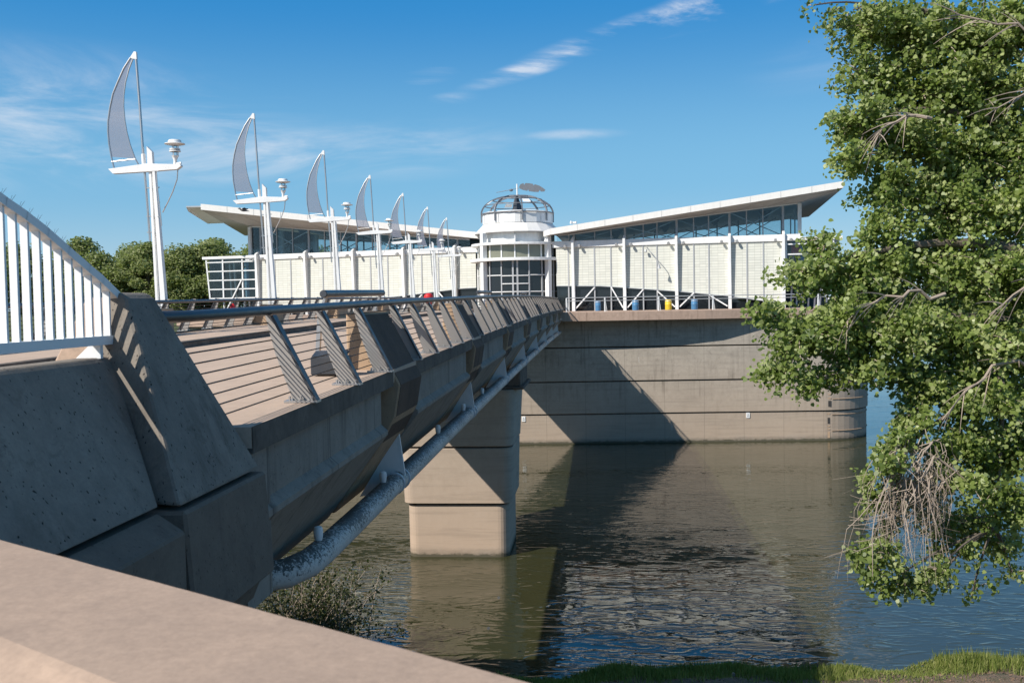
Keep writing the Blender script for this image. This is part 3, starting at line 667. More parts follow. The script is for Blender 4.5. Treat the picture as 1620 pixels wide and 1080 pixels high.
# ---------------------------------------------------------------- sail masts
def make_mast():
    r = bpy.data.objects.new('sail_mast', None); COL.objects.link(r); r.empty_display_size = .3
    X = lambda px: (px-262)*.01433 + .09         # metres from the mast foot, measured off the nearest mast
    Z = lambda px, py: 4.0 + (266 - py - .0175*(px-236))*.01433
    P = lambda px, py, y=0: (X(px), y, Z(px, py))
    def bld(mb, n, mat, par=r, **k): o = mb.build(n, mat, None, **k); o.parent = par; return o
    mb = MB()   # tapered twin-leg column
    mb.bar((X(264), 0, -.3), (X(250), 0, Z(250, 262)), .15, .16, up=(0, 1, 0), w2=.07, h2=.10)
    mb.bar((X(250), 0.03, -.3), (X(243), 0.03, Z(243, 262)), .07, .10, up=(0, 1, 0), w2=.07, h2=.09)
    mb.bar((X(256), 0.05, -.3), (X(246.5), 0.05, Z(246, 264)), .05, .03, up=(0, 1, 0))
    bld(mb, 'column', 'white', bevel=.01)
    mb = MB(); mb.prism([P(240.5, 270, -.05), P(240, 231, -.05), P(249, 240, -.05), P(250, 270, -.05)], (0, .1, 0)); bld(mb, 'column_tip', 'white', bevel=.006)
    mb = MB(); mb.prism([P(174, 267, -.06), P(240, 259, -.06), P(296, 261, -.06), P(297, 264, -.06), P(290, 269, -.06), P(244, 272, -.06), P(182, 275, -.06)], (0, .12, 0)); arm = bld(mb, 'cross_arm', 'white', bevel=.006)
    mb = MB(); mb.tube([P(225.3, 84), P(229, 160), P(233.2, 262)], .030, 10); mb.tube([P(234, 272), P(237, 330), P(239.5, 384)], .026, 10)
    bld(mb, 'yard_pole', 'steel', smooth=True)
    mb = MB(); mb.tube([P(232.4, 243), P(233.2, 262)], .048, 10); mb.prism([P(216, 88, -.03), P(223, 78, -.03), P(227, 79, -.03), P(227.5, 91, -.03), P(220, 90, -.03)], (0, .06, 0)); bld(mb, 'pole_fitting', 'white', bevel=.004)
    outc = [(216, 88), (204, 105), (193, 127), (184.5, 145), (178.5, 168), (174.5, 190), (174, 206), (175, 225), (178.5, 247)]
    inn = [(221, 88), (213, 106), (206.6, 127), (203, 148), (202, 166), (203.3, 188), (206, 207), (211, 228), (218.6, 250)]
    mb = MB()
    for i in range(8):
        mb.poly([P(*outc[i], .0), P(*inn[i], .0), P(*inn[i+1], .0), P(*outc[i+1], .0)])
    sail = MB()
    k = 9
    ring = [P(*q, -.004) for q in outc] + [P(*q, -.004) for q in reversed(inn)]
    sail.v = [P(*q, -.004) for q in outc] + [P(*q, -.004) for q in inn] + [P(*q, .004) for q in outc] + [P(*q, .004) for q in inn]
    for i in range(8):
        sail.f.append((i, i+1, 9+i+1, 9+i)); sail.f.append((18+i, 27+i, 27+i+1, 18+i+1))
    bld(sail, 'sail', sailmat)
    mb = MB(); mb.tube([P(*q) for q in outc + [(183, 268)]], .020, 8); mb.tube([P(*q) for q in inn + [(225, 262)]], .016, 8); mb.tube([P(178.5, 255), P(219, 251)], .016, 8)
    bld(mb, 'sail_frame', 'steel', smooth=True)
    lx, lz = X(286), Z(286, 262)
    lamp = MB(); lamp.lathe((lx, 0, lz), [(0, .58), (.13, .585), (.15, .56), (.15, .52), (.225, .505), (.235, .49), (.10, .455), (0, .45)], 24); L = bld(lamp, 'lamp_cap', 'white', smooth=True)
    mb = MB(); mb.lathe((lx, 0, lz), [(.08, .31), (.13, .315), (.13, .34), (.08, .345)], 20); mb.lathe((lx, 0, lz), [(.08, .36), (.12, .365), (.12, .385), (.08, .39)], 20)
    for a in range(3):
        t = a*2.09+.4; mb.tube([(lx+.075*math.cos(t), .075*math.sin(t), lz+.2), (lx+.075*math.cos(t), .075*math.sin(t), lz+.47)], .009, 6)
    mb.lathe((lx, 0, lz), [(.0, -.02), (.045, .0), (.04, .12), (.07, .2), (.085, .22), (0, .23)], 16); mb.tube([(lx+.03, 0, lz+.03), (lx+.14, 0, lz+.05)], .03, 8)
    o = bld(mb, 'lamp_holder', 'white', smooth=True)
    mb = MB(); mb.lathe((lx, 0, lz), [(.0, .22), (.055, .23), (.055, .45), (0, .455)], 16); bld(mb, 'lamp_tube', 'glass', smooth=True)
    mb = MB(); mb.tube([P(290, 268), P(288, 285), P(280, 305), P(271, 322), P(262, 338)], .013, 6); bld(mb, 'power_cable', 'steel', smooth=True)
    mb = MB()
    for py in (298, 344, 370):
        mb.bar(P(235, py), P(252 + (py-298)*.04, py), .03, .025)
    mb.tube([P(257, 275, -.1), P(258, 300, -.1), P(262, 345, -.1), P(263, 360, -.1)], .012, 6)
    for py in (272, 298, 322, 345): mb.bar(P(250, py), P(261, py, -.1), .02, .02)
    bld(mb, 'clip', 'steel'); return r
sailmat = bpy.data.materials.new('sail_mesh'); sailmat.use_nodes = True
t = sailmat.node_tree; b = t.nodes['Principled BSDF']; b.inputs['Base Color'].default_value = (.24, .26, .33, 1); b.inputs['Roughness'].default_value = .6
tr = t.nodes.new('ShaderNodeBsdfTransparent'); ms = t.nodes.new('ShaderNodeMixShader'); ms.inputs[0].default_value = .52
t.links.new(tr.outputs[0], ms.inputs[1]); t.links.new(b.outputs[0], ms.inputs[2]); t.links.new(ms.outputs[0], t.nodes['Material Output'].inputs[0])
mast0 = make_mast()
mlab = ['tallest and nearest white sail mast with a lamp, at the left', 'second sail mast from the left, with a dark bird under its arm',
        'third sail mast from the left, standing before the left wing windows', 'fourth sail mast from the left, middle one of the row of seven',
        'fifth sail mast from the left, its small sail rising over the left roof edge', 'sixth sail mast from the left, second farthest, just left of the rotunda',
        'farthest and smallest white sail mast, beside the rotunda ring']
for k in range(7):
    m_ = mast0 if k == 0 else copy_tree(mast0)
    y = 22.56 + 8*k; m_.location = (-10.17, y, zd(y) + (.0))
    tag(m_, mlab[k], 'sail mast', 'sail masts along the footbridge')
# brackets that tie the masts to the bridge edge
mb = MB()
for k in range(7):
    y = 22.56+8*k; mb.box((-10.5, y-.15, zd(y)-.3), (-9.95, y+.15, zd(y)+.16))
mb.build('mast_plinth', 'rib', bridge)
# bird under the arm of the second mast
bd = MB(); bp = Vector((-11.05, 30.56, 13.94))
bd.tube([bp + Vector((-.10, 0, .03)), bp + Vector((-.05, 0, .0)), bp, bp + Vector((.07, 0, -.01)), bp + Vector((.13, 0, -.03)), bp + Vector((.22, 0, -.05))], [.01, .03, .05, .045, .02, .006], 10)
bd.tube([bp + Vector((-.06, 0, .01)), bp + Vector((-.09, 0, .04)), bp + Vector((-.12, 0, .05)), bp + Vector((-.16, 0, .04))], [.02, .028, .022, .004], 8)
for s_ in (-1, 1): bd.poly([bp + Vector((-.04, s_*.04, .02)), bp + Vector((.10, s_*.13, .06)), bp + Vector((.16, s_*.10, .03)), bp + Vector((.06, s_*.04, 0))])
tag(bd.build('bird', 'darksteel', smooth=True), 'small dark bird flying just below the arm of the second sail mast', 'bird')
# ---------------------------------------------------------------- quay platform
quay = empty('quay_platform', (-6.5, 80, 0), 'tall concrete quay with stepped courses and a rounded corner carrying the pavilion', 'quay')
def quay_outline(off, n=14):
    yf = lambda x: 75.75 + .055*(x+6.5)**1 * (1 if x > -6.5 else -1) - off
    p = [(-29.8, yf(-29.8)), (-18, yf(-18)), (-6.5, yf(-6.5)), (0, yf(0)), (8, yf(8)), (16.6, yf(16.6))]
    cx, cy, r = 16.6, yf(16.6)+off+4.6, 4.6+off
    for i in range(1, n+1):
        t = math.radians(-90 + 90*i/n); p.append((cx + r*math.cos(t), cy + r*math.sin(t)))
    p.append((cx+r, 108)); p.append((-29.6-4.8-off, 108)); 
    cx2 = -29.8
    for i in range(0, n): 
        t = math.radians(180 + 90*i/n); p.append((cx2 + r*math.cos(t), yf(-29.8)+off+4.6 + r*math.sin(t)))
    return p
def course(mb, z0, z1, off, to=None):
    a = [(x, y, z0) for x, y in quay_outline(off)]; b_ = [(x, y, z1) for x, y in quay_outline(off if to is None else to)]
    mb.loft(a, b_)
for z0, z1, o1 in ((-3, 2.2, 0), (2.3, 4.70, .10), (4.80, 7.30, .20), (7.40, 9.38, .20)):
    mb = MB(); course(mb, z0, z1, o1); mb.build('course', 'wall', quay, bevel=.02)
mb = MB(); 
for z in (2.15, 4.65, 7.25): course(mb, z, z+.2, -.12)
mb.build('joint', 'slab_edge', quay)
# gauge rings: thin raised lines near the rounded corner
mb = MB()
for z in (0.72, 1.95, 3.15, 4.35):
    o = quay_outline(.03 if z < 2.2 else .13); q = [p for p in o if p[0] > 17.55 and p[1] < 88][:16]
    mb.tube([(x, y, z) for x, y in q], .03, 4)
mb.build('level_line', 'rib', quay)
# ledge slab: straight front edge overhanging the wall
mb = MB()
top = [(-34.9, 84), (-34.4, 79), (-32, 76), (-29.8, 75.0), (-20, 74.2), (-2.4, 73.95), (3, 74.35), (8, 75.0), (12, 75.9), (16.6, 76.55)] + quay_outline(.32)[6:21] + [(-34.9, 108)]
mb.loft([(x, y, 9.385) for x, y in top], [(x, y, 10.08) for x, y in top]); mb.build('terrace_slab', 'quay_ledge', quay, bevel=.03)
# depth gauge and plates
gauge = empty('depth_gauge', (17.3, 76.8, 0), 'column of dark numbered squares and tick marks on the quay near its rounded corner', 'depth gauge')
def wall_y(x, off): return 75.75 + .055*(x+6.5) - off
num = ['11', '12', '13', '14']
for i, (z, txt) in enumerate(((.42, '11'), (1.50, '12'), (2.80, '13'), (4.08, '14'))):
    off = 0 if z < 2.2 else .10
    gx = 17.22 + (.08 if z > 2.2 else 0); yy = wall_y(gx, off) - .035 + .06
    mb = MB(); mb.box((gx-.25, yy, z-.23), (gx+.25, yy+.05, z+.23)); pl = mb.build('number_plate', 'black' if i else 'rib', gauge)
    c = bpy.data.curves.new('n', 'FONT'); c.body = txt; c.size = .40; c.align_x = 'CENTER'; c.align_y = 'CENTER'; c.extrude = .004
    to = bpy.data.objects.new('n', c); COL.objects.link(to); bpy.context.view_layer.update()
    me = bpy.data.meshes.new_from_object(to.evaluated_get(bpy.context.evaluated_depsgraph_get())); COL.objects.unlink(to); bpy.data.objects.remove(to)
    no = bpy.data.objects.new('figures', me); COL.objects.link(no); me.materials.clear(); me.materials.append(M['gaugetext'])
    no.rotation_euler = (math.pi/2, 0, 0); no.location = (gx, yy-.006, z); no.parent = pl; no.matrix_parent_inverse = Matrix.Translation(gauge.location).inverted()
for z in (.85, 1.08, 2.02, 3.22, 3.50, 4.6, 4.9):
    off = 0 if z < 2.2 else (.10 if z < 4.72 else .2); gx = 17.22 + (.08 if z > 2.2 else 0); yy = wall_y(gx, off)+.02
    mb = MB(); mb.box((gx-.25, yy, z-.035), (gx+.25, yy+.05, z+.035)); mb.build('tick', 'rib', gauge)
for x, z in ((11.3, 2.0), (-5.75, 1.95)):
    yy = wall_y(x, 0); mb = MB(); mb.box((x-.14, yy-.05, z-.2), (x+.14, yy+.02, z+.2))
    s = mb.build('wall_plate', 'white', bevel=.01); tag(s, 'small white plate on the quay wall left of the depth gauge' if x > 0 else 'small white plate on the quay wall beside the bridge pier', 'plate')
    mb = MB(); mb.box((x-.09, yy-.056, z-.1), (x+.09, yy-.05, z-.02)); mb.box((x-.05, yy-.056, z+.02), (x+.05, yy-.05, z+.12)); c = mb.build('marking', 'grey'); attach(c, s); c.matrix_parent_inverse = Matrix.Identity(4)
# terrace railing
rail = empty('terrace_railing', (5, 76, 10.08), 'grey two-bar railing along the terrace edge right of the bridge', 'railing')
rl = [(-2.3, 74.35), (3, 74.75), (8, 75.35), (12, 76.2), (16.6, 76.9)] + [(p[0]*.985, p[1]+.3) for p in quay_outline(0)[6:20]]
for z, r in ((11.13, .035), (10.9, .028)):
    mb = MB(); mb.tube([(x, y, z) for x, y in rl], r, 8); mb.build('rail_bar', 'grey', rail, smooth=True)
for x in (-2.3, .55, 4.55, 8.6, 12.6, 16.6):
    y = np.interp(x, [p[0] for p in rl[:5]], [p[1] for p in rl[:5]])
    mb = MB(); mb.bar((x, y+.12, 10.07), (x, y-.02, 11.12), .10, .10, up=(0, 1, 0), h2=.05); mb.bar((x+.16, y+.15, 10.07), (x+.03, y, 11.0), .04, .05, up=(0, 1, 0)); mb.build('post', 'white', rail)
mb = MB()
for x in np.arange(-2.3, 16.5, .35):
    pass
# bins and people-sized objects on the terrace
for x, y, mat, lab in ((3.0, 79.3, 'blue', 'blue drum behind the terrace railing, second one from the rotunda'), (7.55, 78.7, 'blue', 'blue drum behind the terrace railing, right of the yellow one'),
                       (.05, 79.8, 'blue', 'narrow blue drum behind the terrace railing nearest the rotunda'), (5.55, 78.9, 'yellow', 'yellow drum behind the terrace railing between two blue ones')):
    mb = MB(); r = .26 if x > 1 else .22
    mb.lathe((x, y, 10.09), [(0, 0), (r*.93, 0), (r, .06), (r, .4), (r*1.05, .43), (r, .46), (r, .68), (r*.92, .76), (r*.6, .82), (0, .84)], 24)
    o = tag(mb.build('drum', mat, smooth=True), lab, 'drum', 'drums on the terrace')
    mb = MB(); mb.lathe((x, y, 10.09), [(r*1.02, .66), (r*1.06, .68), (r*1.02, .71)], 24); c = mb.build('rim', 'grey', smooth=True); attach(c, o); c.matrix_parent_inverse = Matrix.Identity(4)

# ---------------------------------------------------------------- pavilion
pav = empty('lakeside_pavilion', (-6.6, 84, 10.08), 'white two-winged pavilion with upswept roofs and a domed rotunda in the middle', 'building')
class Wing:
    def __init__(s, A, B, sgn):
        s.A = Vector((*A, 0)); s.u = (Vector((*B, 0))-s.A).normalized()
        s.n = Vector((s.u.y, -s.u.x, 0)) if s.u.x > 0 else Vector((-s.u.y, s.u.x, 0))
        if s.n.y > 0: s.n = -s.n
    def P(s, a, d, z): return s.A + s.u*a + s.n*d + Vector((0, 0, z))
    def box(s, mb, a0, a1, d0, d1, z0, z1, z0b=None, z1b=None):
        z0b = z0 if z0b is None else z0b; z1b = z1 if z1b is None else z1b
        A = [s.P(a0, d0, z0), s.P(a0, d1, z0), s.P(a0, d1, z1), s.P(a0, d0, z1)]; B = [s.P(a1, d0, z0b), s.P(a1, d1, z0b), s.P(a1, d1, z1b), s.P(a1, d0, z1b)]
        mb.loft(A, B)
def interp(x, pts): return float(np.interp(x, [p[0] for p in pts], [p[1] for p in pts]))
WR = Wing((-3.02, 81.8), (14.45, 79.39), 1); WL = Wing((-11.67, 85.88), (-31.53, 90.89), -1)
def wing(w, pil, mull, bot, gtop, s_end, base, bandz, brace_bays, name):
    b0, b1 = bandz
    s_in = -.3 if w is WR else -1.3
    # band
    mb = MB(); w.box(mb, s_in-.3, s_end+.1, -.25, .12, b0, b1); mb.build('parapet_band', 'white', pav, bevel=.015)
    # cladding with uv in metres
    mb = MB(); mb.uv = []
    ss = sorted(set([s_in] + [p[0] for p in bot if 0 < p[0] < pil[-1]] + list(np.arange(0, pil[-1], 1.0)) + [pil[-1]]))
    for s_ in ss:
        zb = interp(s_, bot); mb.v += [tuple(w.P(s_, 0, zb)), tuple(w.P(s_, 0, b0+.002))]; mb.uv += [(s_, zb), (s_, b0)]
    k = len(ss)
    for s_ in ss:
        zb = interp(s_, bot); mb.v += [tuple(w.P(s_, -.12, zb)), tuple(w.P(s_, -.12, b0+.002))]; mb.uv += [(s_, zb), (s_, b0)]
    for i in range(k-1):
        a = 2*i; q = 2*k; mb.f += [(a, a+2, a+3, a+1), (q+a, q+a+1, q+a+3, q+a+2), (a, q+a, q+a+2, a+2)]
    mb.build('cladding', 'clad', pav)
    # edge trim under the cladding
    mb = MB()
    for a, c in zip(ss[:-1], ss[1:]): mb.bar(w.P(a, .02, interp(a, bot)-.03), w.P(c, .02, interp(c, bot)-.03), .16, .06)
    mb.build('cladding_trim', 'grey', pav)
    # lower glazing and interior
    mb = MB(); w.box(mb, s_in, pil[-1], -.20, -.17, base+.02, b0-.4); mb.build('lower_glazing', 'darkglass', pav)
    mb = MB(); w.box(mb, -.3, s_end-.2, -8.2, -8.0, base, b0+.1); w.box(mb, -.3, s_end-.2, -8.0, -.3, base, base+.05); mb.build('inner_wall', 'interior', pav)
    mb = MB(); w.box(mb, -.3, s_end-.3, -13, -.26, b0-.1, b0+.1); mb.build('upper_floor', 'interior', pav)
    # pilasters
    for s_ in pil:
        mb = MB()
        mb.loft([w.P(s_-.13, -.1, base), w.P(s_+.13, -.1, base), w.P(s_+.13, .26, base), w.P(s_-.13, .26, base)],
                [w.P(s_-.10, -.1, b1+.35), w.P(s_+.10, -.1, b1+.35), w.P(s_+.10, .50, b1+.05), w.P(s_-.10, .50, b1+.05)])
        mb.build('pilaster', 'white', pav, bevel=.01)
    for s_ in mull:
        zb = interp(s_, bot)
        mb = MB(); w.box(mb, s_-.05, s_+.05, -.14, .045, base, b0+.001); mb.build('mullion', 'grey', pav)
    # lights along the band
    for s_ in pil:
        for dd in (-.62, .55):
            mb = MB(); mb.tube([w.P(s_+dd, .12, b0+.18), w.P(s_+dd, .38, b0+.14)], .05, 8); mb.tube([w.P(s_+dd, .30, b0+.12), w.P(s_+dd, .52, b0+.06)], [.12, .10], 10)
            mb.build('facade_light', 'grey', pav, smooth=True)
    # diagonal braces
    for (sa, za, sb, zb) in brace_bays:
        mb = MB(); mb.bar(w.P(sa, .10, za), w.P(sb, .10, zb), .10, .10, up=w.n); mb.build('brace', 'white', pav)
    # upper glazing
    gs = [p[0] for p in gtop]
    mb = MB()
    for a, c in zip(gs[:-1], gs[1:]):
        w.box(mb, a, c, -.50, -.47, b1-.1, interp(a, gtop), b1-.1, interp(c, gtop))
    mb.build('clerestory_glazing', 'glass', pav)
    mb = MB()
    for a, c in zip(gs[:-1], gs[1:]):
        w.box(mb, a, c, -13.0, -12.97, b1-.3, interp(a, gtop)+.25, b1-.3, interp(c, gtop)+.25)
    mb.build('rear_glazing', 'glass', pav)
    for s_ in sorted(set(list(pil) + list(mull))):
        if s_ > gs[-1]: continue
        z = interp(s_, gtop); th = .09 if s_ in pil else .045
        mb = MB(); w.box(mb, s_-th, s_+th, -.56, -.42, b1, z); mb.build('clerestory_mullion', 'grey', pav)
    mb = MB()
    for a, c in zip(gs[:-1], gs[1:]): mb.bar(w.P(a, -.44, interp(a, gtop)-.05), w.P(c, -.44, interp(c, gtop)-.05), .12, .1)
    mb.build('clerestory_head', 'white', pav)
    for s_ in np.arange(1.0, s_end, 1.9):
        z = interp(s_, gtop); mb = MB(); w.box(mb, s_-.06, s_+.06, -13.1, -12.98, b1, z+.2); mb.build('rear_mullion', 'darksteel', pav)
    for i in range(len(pil)-1):
        a, c = pil[i]+.1, pil[i+1]-.1
        if interp(a, gtop) - b1 < .45: continue
        mb = MB(); za, zc = interp(a, gtop)-.1, interp(c, gtop)-.1
        mb.bar(w.P(a, -.75, b1), w.P(c, -.75, zc), .07, .07); mb.bar(w.P(a, -.85, za), w.P(c, -.85, b1), .07, .07)
        mb.build('cross_brace', 'white' if i % 2 else 'grey', pav)
        mb = MB(); mb.bar(w.P(a, -12.2, b1), w.P(c, -12.2, zc), .07, .07); mb.bar(w.P(a, -12.3, za), w.P(c, -12.3, b1), .07, .07); mb.build('rear_cross_brace', 'darksteel', pav)
        mb = MB(); s_ = (a+c)/2+.6; z = interp(s_, gtop)
        mb.prism([w.P(s_-.5, -5, z+.3), w.P(s_+.9, -5, z+.35), w.P(s_+.35, -5, z-.55), w.P(s_+.15, -5, z-.62)], w.n*-.2); mb.build('roof_truss', 'darksteel', pav)
gtopR = [(-.3, 16.35), (.79, 16.41), (5.95, 16.98), (10.96, 17.51), (17.7, 18.15), (19.0, 18.27)]
botR = [(-.3, 12.2), (3.32, 12.12), (5.89, 11.9), (9.46, 11.58), (13.6, 11.1), (15.8, 10.76), (17.9, 10.45)]
pilR = [1.13, 5.31, 9.46, 13.6, 17.7]; mullR = [.71, 2.85, 4.19, 6.79, 7.9, 10.8, 11.98, 14.92, 16.17]
br = [(2.85, 12.0, 1.3, 10.3), (4.19, 12.0, 5.15, 10.3), (6.79, 11.75, 5.5, 10.3), (7.9, 11.6, 9.3, 10.3), (10.8, 11.4, 9.65, 10.3), (11.98, 11.2, 13.4, 10.3)]
wing(WR, pilR, mullR, botR, gtopR, 19.0, 10.08, (15.28, 15.80), br, 'right')
gtopL = [(-.6, 16.45), (5.4, 17.0), (12.95, 17.7), (18.9, 18.35), (21.6, 18.45)]
botL = [(-.3, 12.23), (5.52, 11.68), (10.55, 11.32), (15.3, 10.9), (20.5, 10.5)]
pilL = [.55, 5.45, 10.4, 15.3, 20.45]; mullL = [2.2, 3.8, 7.1, 8.8, 12.0, 13.65, 17.0, 18.7]
br = [(2.2, 11.9, .8, 10.3), (3.8, 11.7, 5.2, 10.3), (7.1, 11.4, 5.7, 10.3), (8.8, 11.2, 10.2, 10.3)]
wing(WL, pilL, mullL, botL, gtopL, 21.7, 10.08, (15.25, 15.72), br, 'left')
# end bays: glass corner boxes
def endbox(w, s0, s1, zb, zt, ncol, lean):
    mb = MB(); w.box(mb, s0, s1-.05, .02, .05, zb, zt); w.box(mb, s1-.09, s1-.05, -6, .0, zb, zt); mb.build('corner_glazing', 'glass', pav)
    cols = [s0+.1, s0+1.55, s0+3.7, s1-.1] if ncol == 3 else [s0+.1, s1-.1]
    for i, c in enumerate(cols):
        mb = MB(); mb.bar(w.P(c, .09, zb-.1), w.P(c + (lean if i == len(cols)-1 else 0), .09, zt), .13, .10, up=w.n); mb.build('corner_mullion', 'white', pav)
    for j in range(5):
        z = zb + (zt-zb)*j/4.35; e = lean*j/4.35
        mb = MB(); mb.bar(w.P(s0, .09, z), w.P(s1+e, .09, z), .10, .10); mb.bar(w.P(s1-.07, .1, z), w.P(s1-.07, -6, z), .08, .08); mb.build('corner_transom', 'white', pav)
    mb = MB(); w.box(mb, s0-.2, s1+.6, -6.2, .25, zt, zt+.25); mb.build('corner_roof', 'white', pav, bevel=.02)
    mb = MB(); w.box(mb, s0, s1-.3, -6.2, -6.0, 10.1, zt); mb.build('corner_back_wall', 'interior', pav)
    for i in range(7):
        s_ = s0+.5+i*(s1-s0-1)/6; mb = MB(); mb.bar(w.P(s_, -1.6-.3*(i % 2), 10.1), w.P(s_+.25, -1.6-.3*(i % 2), zt-.3), .16, .12); mb.build('inner_post', 'white', pav)
    mb = MB(); w.box(mb, s0+1.2, s0+1.45, -.5, -.35, zb, zt-.2); mb.build('banner', 'blue', pav)
    mb = MB(); mb.bar(w.P(s0+1.6, .2, zt-2.0), w.P(s0+3.6, .2, 10.2), .10, .10); mb.build('brace', 'white', pav)
endbox(WL, 20.6, 25.9, 11.75, 15.45, 3, .35)
endbox(WR, 17.8, 21.5, 11.9, 15.30, 2, .0)
# red panel glimpsed at the right end
mb = MB(); WR.box(mb, 18.3, 19.3, -.6, -.5, 14.2, 15.1); mb.build('red_banner', 'red', pav)
# corner posts above the band
for w, s_, z in ((WR, 18.95, 18.2), (WL, 21.55, 18.4)):
    mb = MB(); w.box(mb, s_-.14, s_+.14, -.55, -.25, 15.5, z); mb.build('corner_post', 'white', pav)
    mb = MB(); w.box(mb, s_-.05, s_+.05, -12.9, -.5, 15.6, z); mb.build('side_glazing', 'glass', pav)
    mb = MB(); w.box(mb, s_-.10, s_+.10, -6.2, -6.0, 15.6, z); w.box(mb, s_-.10, s_+.10, -12.9, -12.7, 15.6, z); mb.build('side_mullion', 'white', pav)
# roofs
def roof(F0, F1, B1, B0, th, w, g0, g1, sg, tip=None):
    V = Vector; F0, F1, B1, B0 = map(V, (F0, F1, B1, B0)); dz = V((0, 0, -th))
    mb = MB()
    n = 10
    fr = [F0.lerp(F1, i/n) for i in range(n+1)]
    if tip: fr[-1] = F1
    # top sheet
    mb.poly([F0, F1, B1, B0])
    # fascia boards
    mb.build('roof_sheet', 'roof', pav)
    fas = MB()
    for a, c in ((F0, F1), (F1, B1), (B1, B0)):
        dirn = (c-a).normalized(); inn = V((-dirn.y, dirn.x, 0))*(.06 if sg > 0 else -.06)
        fas.loft([a+V((0, 0, .03)), a+dz, a+inn+dz, a+inn+V((0, 0, .03))], [c+V((0, 0, .03)), c+dz, c+inn+dz, c+inn+V((0, 0, .03))])
    fas.build('fascia', 'roof', pav)
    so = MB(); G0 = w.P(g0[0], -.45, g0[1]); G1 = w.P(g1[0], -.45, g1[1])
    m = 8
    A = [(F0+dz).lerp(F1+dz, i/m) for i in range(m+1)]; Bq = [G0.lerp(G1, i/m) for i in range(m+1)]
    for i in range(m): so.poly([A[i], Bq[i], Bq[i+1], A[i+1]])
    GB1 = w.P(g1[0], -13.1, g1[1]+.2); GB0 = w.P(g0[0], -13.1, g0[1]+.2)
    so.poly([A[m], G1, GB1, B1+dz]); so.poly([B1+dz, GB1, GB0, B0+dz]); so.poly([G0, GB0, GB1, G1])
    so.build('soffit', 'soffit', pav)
    for i in range(1, m+1):
        if (A[i]-Bq[i]).length > .3: se = MB(); se.bar(A[i]+V((0, 0, -.012)), Bq[i]+V((0, 0, -.012)), .03, .016); se.build('soffit_joint', 'grey', pav)
    fj = MB()
    for i in range(1, n): p = F0.lerp(F1, i/n); fj.bar(p+w.n*.008+V((0, 0, .02)), p+w.n*.008+dz, .02, .02, up=w.n)
    fj.build('fascia_joint', 'grey', pav)
roof((-3.74, 80.7, 16.75), (18.35, 76.3, 19.43), (20.2, 97.5, 19.0), (-3.2, 97, 16.6), .46, WR, (-.5, 16.34), (18.95, 18.27), 1)
roof((-10.1, 84.7, 16.88), (-35.6, 87.7, 20.24), (-38.9, 108, 19.3), (-10.5, 100, 16.8), .50, WL, (-.7, 16.5), (21.6, 18.47), -1)
mb = MB(); mb.prism([(-35.5, 87.8, 20.1), (-36.75, 87.2, 20.05), (-36.9, 88.0, 19.75), (-38.3, 96, 19.3), (-37.0, 97, 19.4)], (0, 0, -.12)); mb.build('roof_lip', 'white', pav)
# end caps of the roofs beside the rotunda
mb = MB(); mb.prism([(-3.75, 80.75, 16.3), (-4.3, 81.3, 16.2), (-4.3, 81.3, 16.6), (-3.75, 80.75, 16.75)], (.1, 3, 0)); mb.build('roof_end', 'roof', pav)
mb = MB(); mb.prism([(-10.1, 84.7, 16.38), (-9.3, 84.9, 16.0), (-9.3, 84.9, 16.4), (-10.1, 84.7, 16.88)], (0, 3, 0)); mb.build('roof_end', 'soffit', pav)
# camera and siren on the right roof
mb = MB(); c0 = Vector((-1.85, 81.2, 16.95)); mb.tube([c0, c0+Vector((0, 0, .25))], .03, 6); mb.tube([c0+Vector((-.22, -.1, .33)), c0+Vector((0, 0, .28))], [.13, .05], 10); mb.tube([c0+Vector((.25, -.1, .30)), c0+Vector((0, 0, .28))], [.11, .05], 10)
mb.lathe((c0.x, c0.y, c0.z+.22), [(0, 0), (.07, .05), (.07, .16), (0, .2)], 10); mb.build('roof_siren', 'white', pav, smooth=True)
mb = MB(); p = WR.P(7.05, .1, 15.2); mb.tube([p, p+Vector((.05, -.5, -.2)), p+Vector((.5, -.9, -.7)), p+Vector((.85, -1.0, -1.2)), p+Vector((.95, -1.0, -1.55))], .03, 6)
mb.tube([p+Vector((.95, -1.0, -1.5)), p+Vector((.97, -1.0, -1.85))], [.06, .14], 10); mb.tube([p+Vector((-.05, -.2, -.3)), p+Vector((-.05, -.25, -.5))], [.1, .1], 8)
mb.build('lamp_arm', 'grey', pav, smooth=True)

# rotunda
RC = (-6.62, 84.2, 0)
def ringband(name, r0, r1, z0, z1, mat, **k):
    mb = MB(); mb.lathe(RC, [(r0, z0), (r1, z0), (r1, z1), (r0, z1), (r0, z0)], 48); return mb.build(name, mat, pav, **k)
mb = MB(); mb.lathe(RC, [(3.38, 10.08), (3.38, 15.7)], 40); mb.build('rotunda_glazing', 'blind', pav, smooth=True)
mb = MB(); mb.lathe(RC, [(3.39, 12.2), (3.39, 14.3)], 14, math.radians(-44), math.radians(44)); mb.build('door_glazing', 'darkglass', pav)
mb = MB(); mb.lathe(RC, [(3.41, 10.1), (3.41, 14.35)], 14, math.radians(-43), math.radians(43)); mb.build('entrance_glazing', 'darkglass', pav)
mb = MB(); mb.lathe(RC, [(3.0, 10.05), (3.0, 15.6)], 24); mb.build('rotunda_core', 'interior', pav)
ringband('ring_canopy', 3.2, 3.95, 15.58, 15.78, 'white', bevel=.01); ringband('ring_canopy', 3.2, 4.05, 14.28, 14.52, 'white', bevel=.01)
def rp(r, deg, z): t = math.radians(deg); return Vector((RC[0]+r*math.sin(t), RC[1]-r*math.cos(t), z))
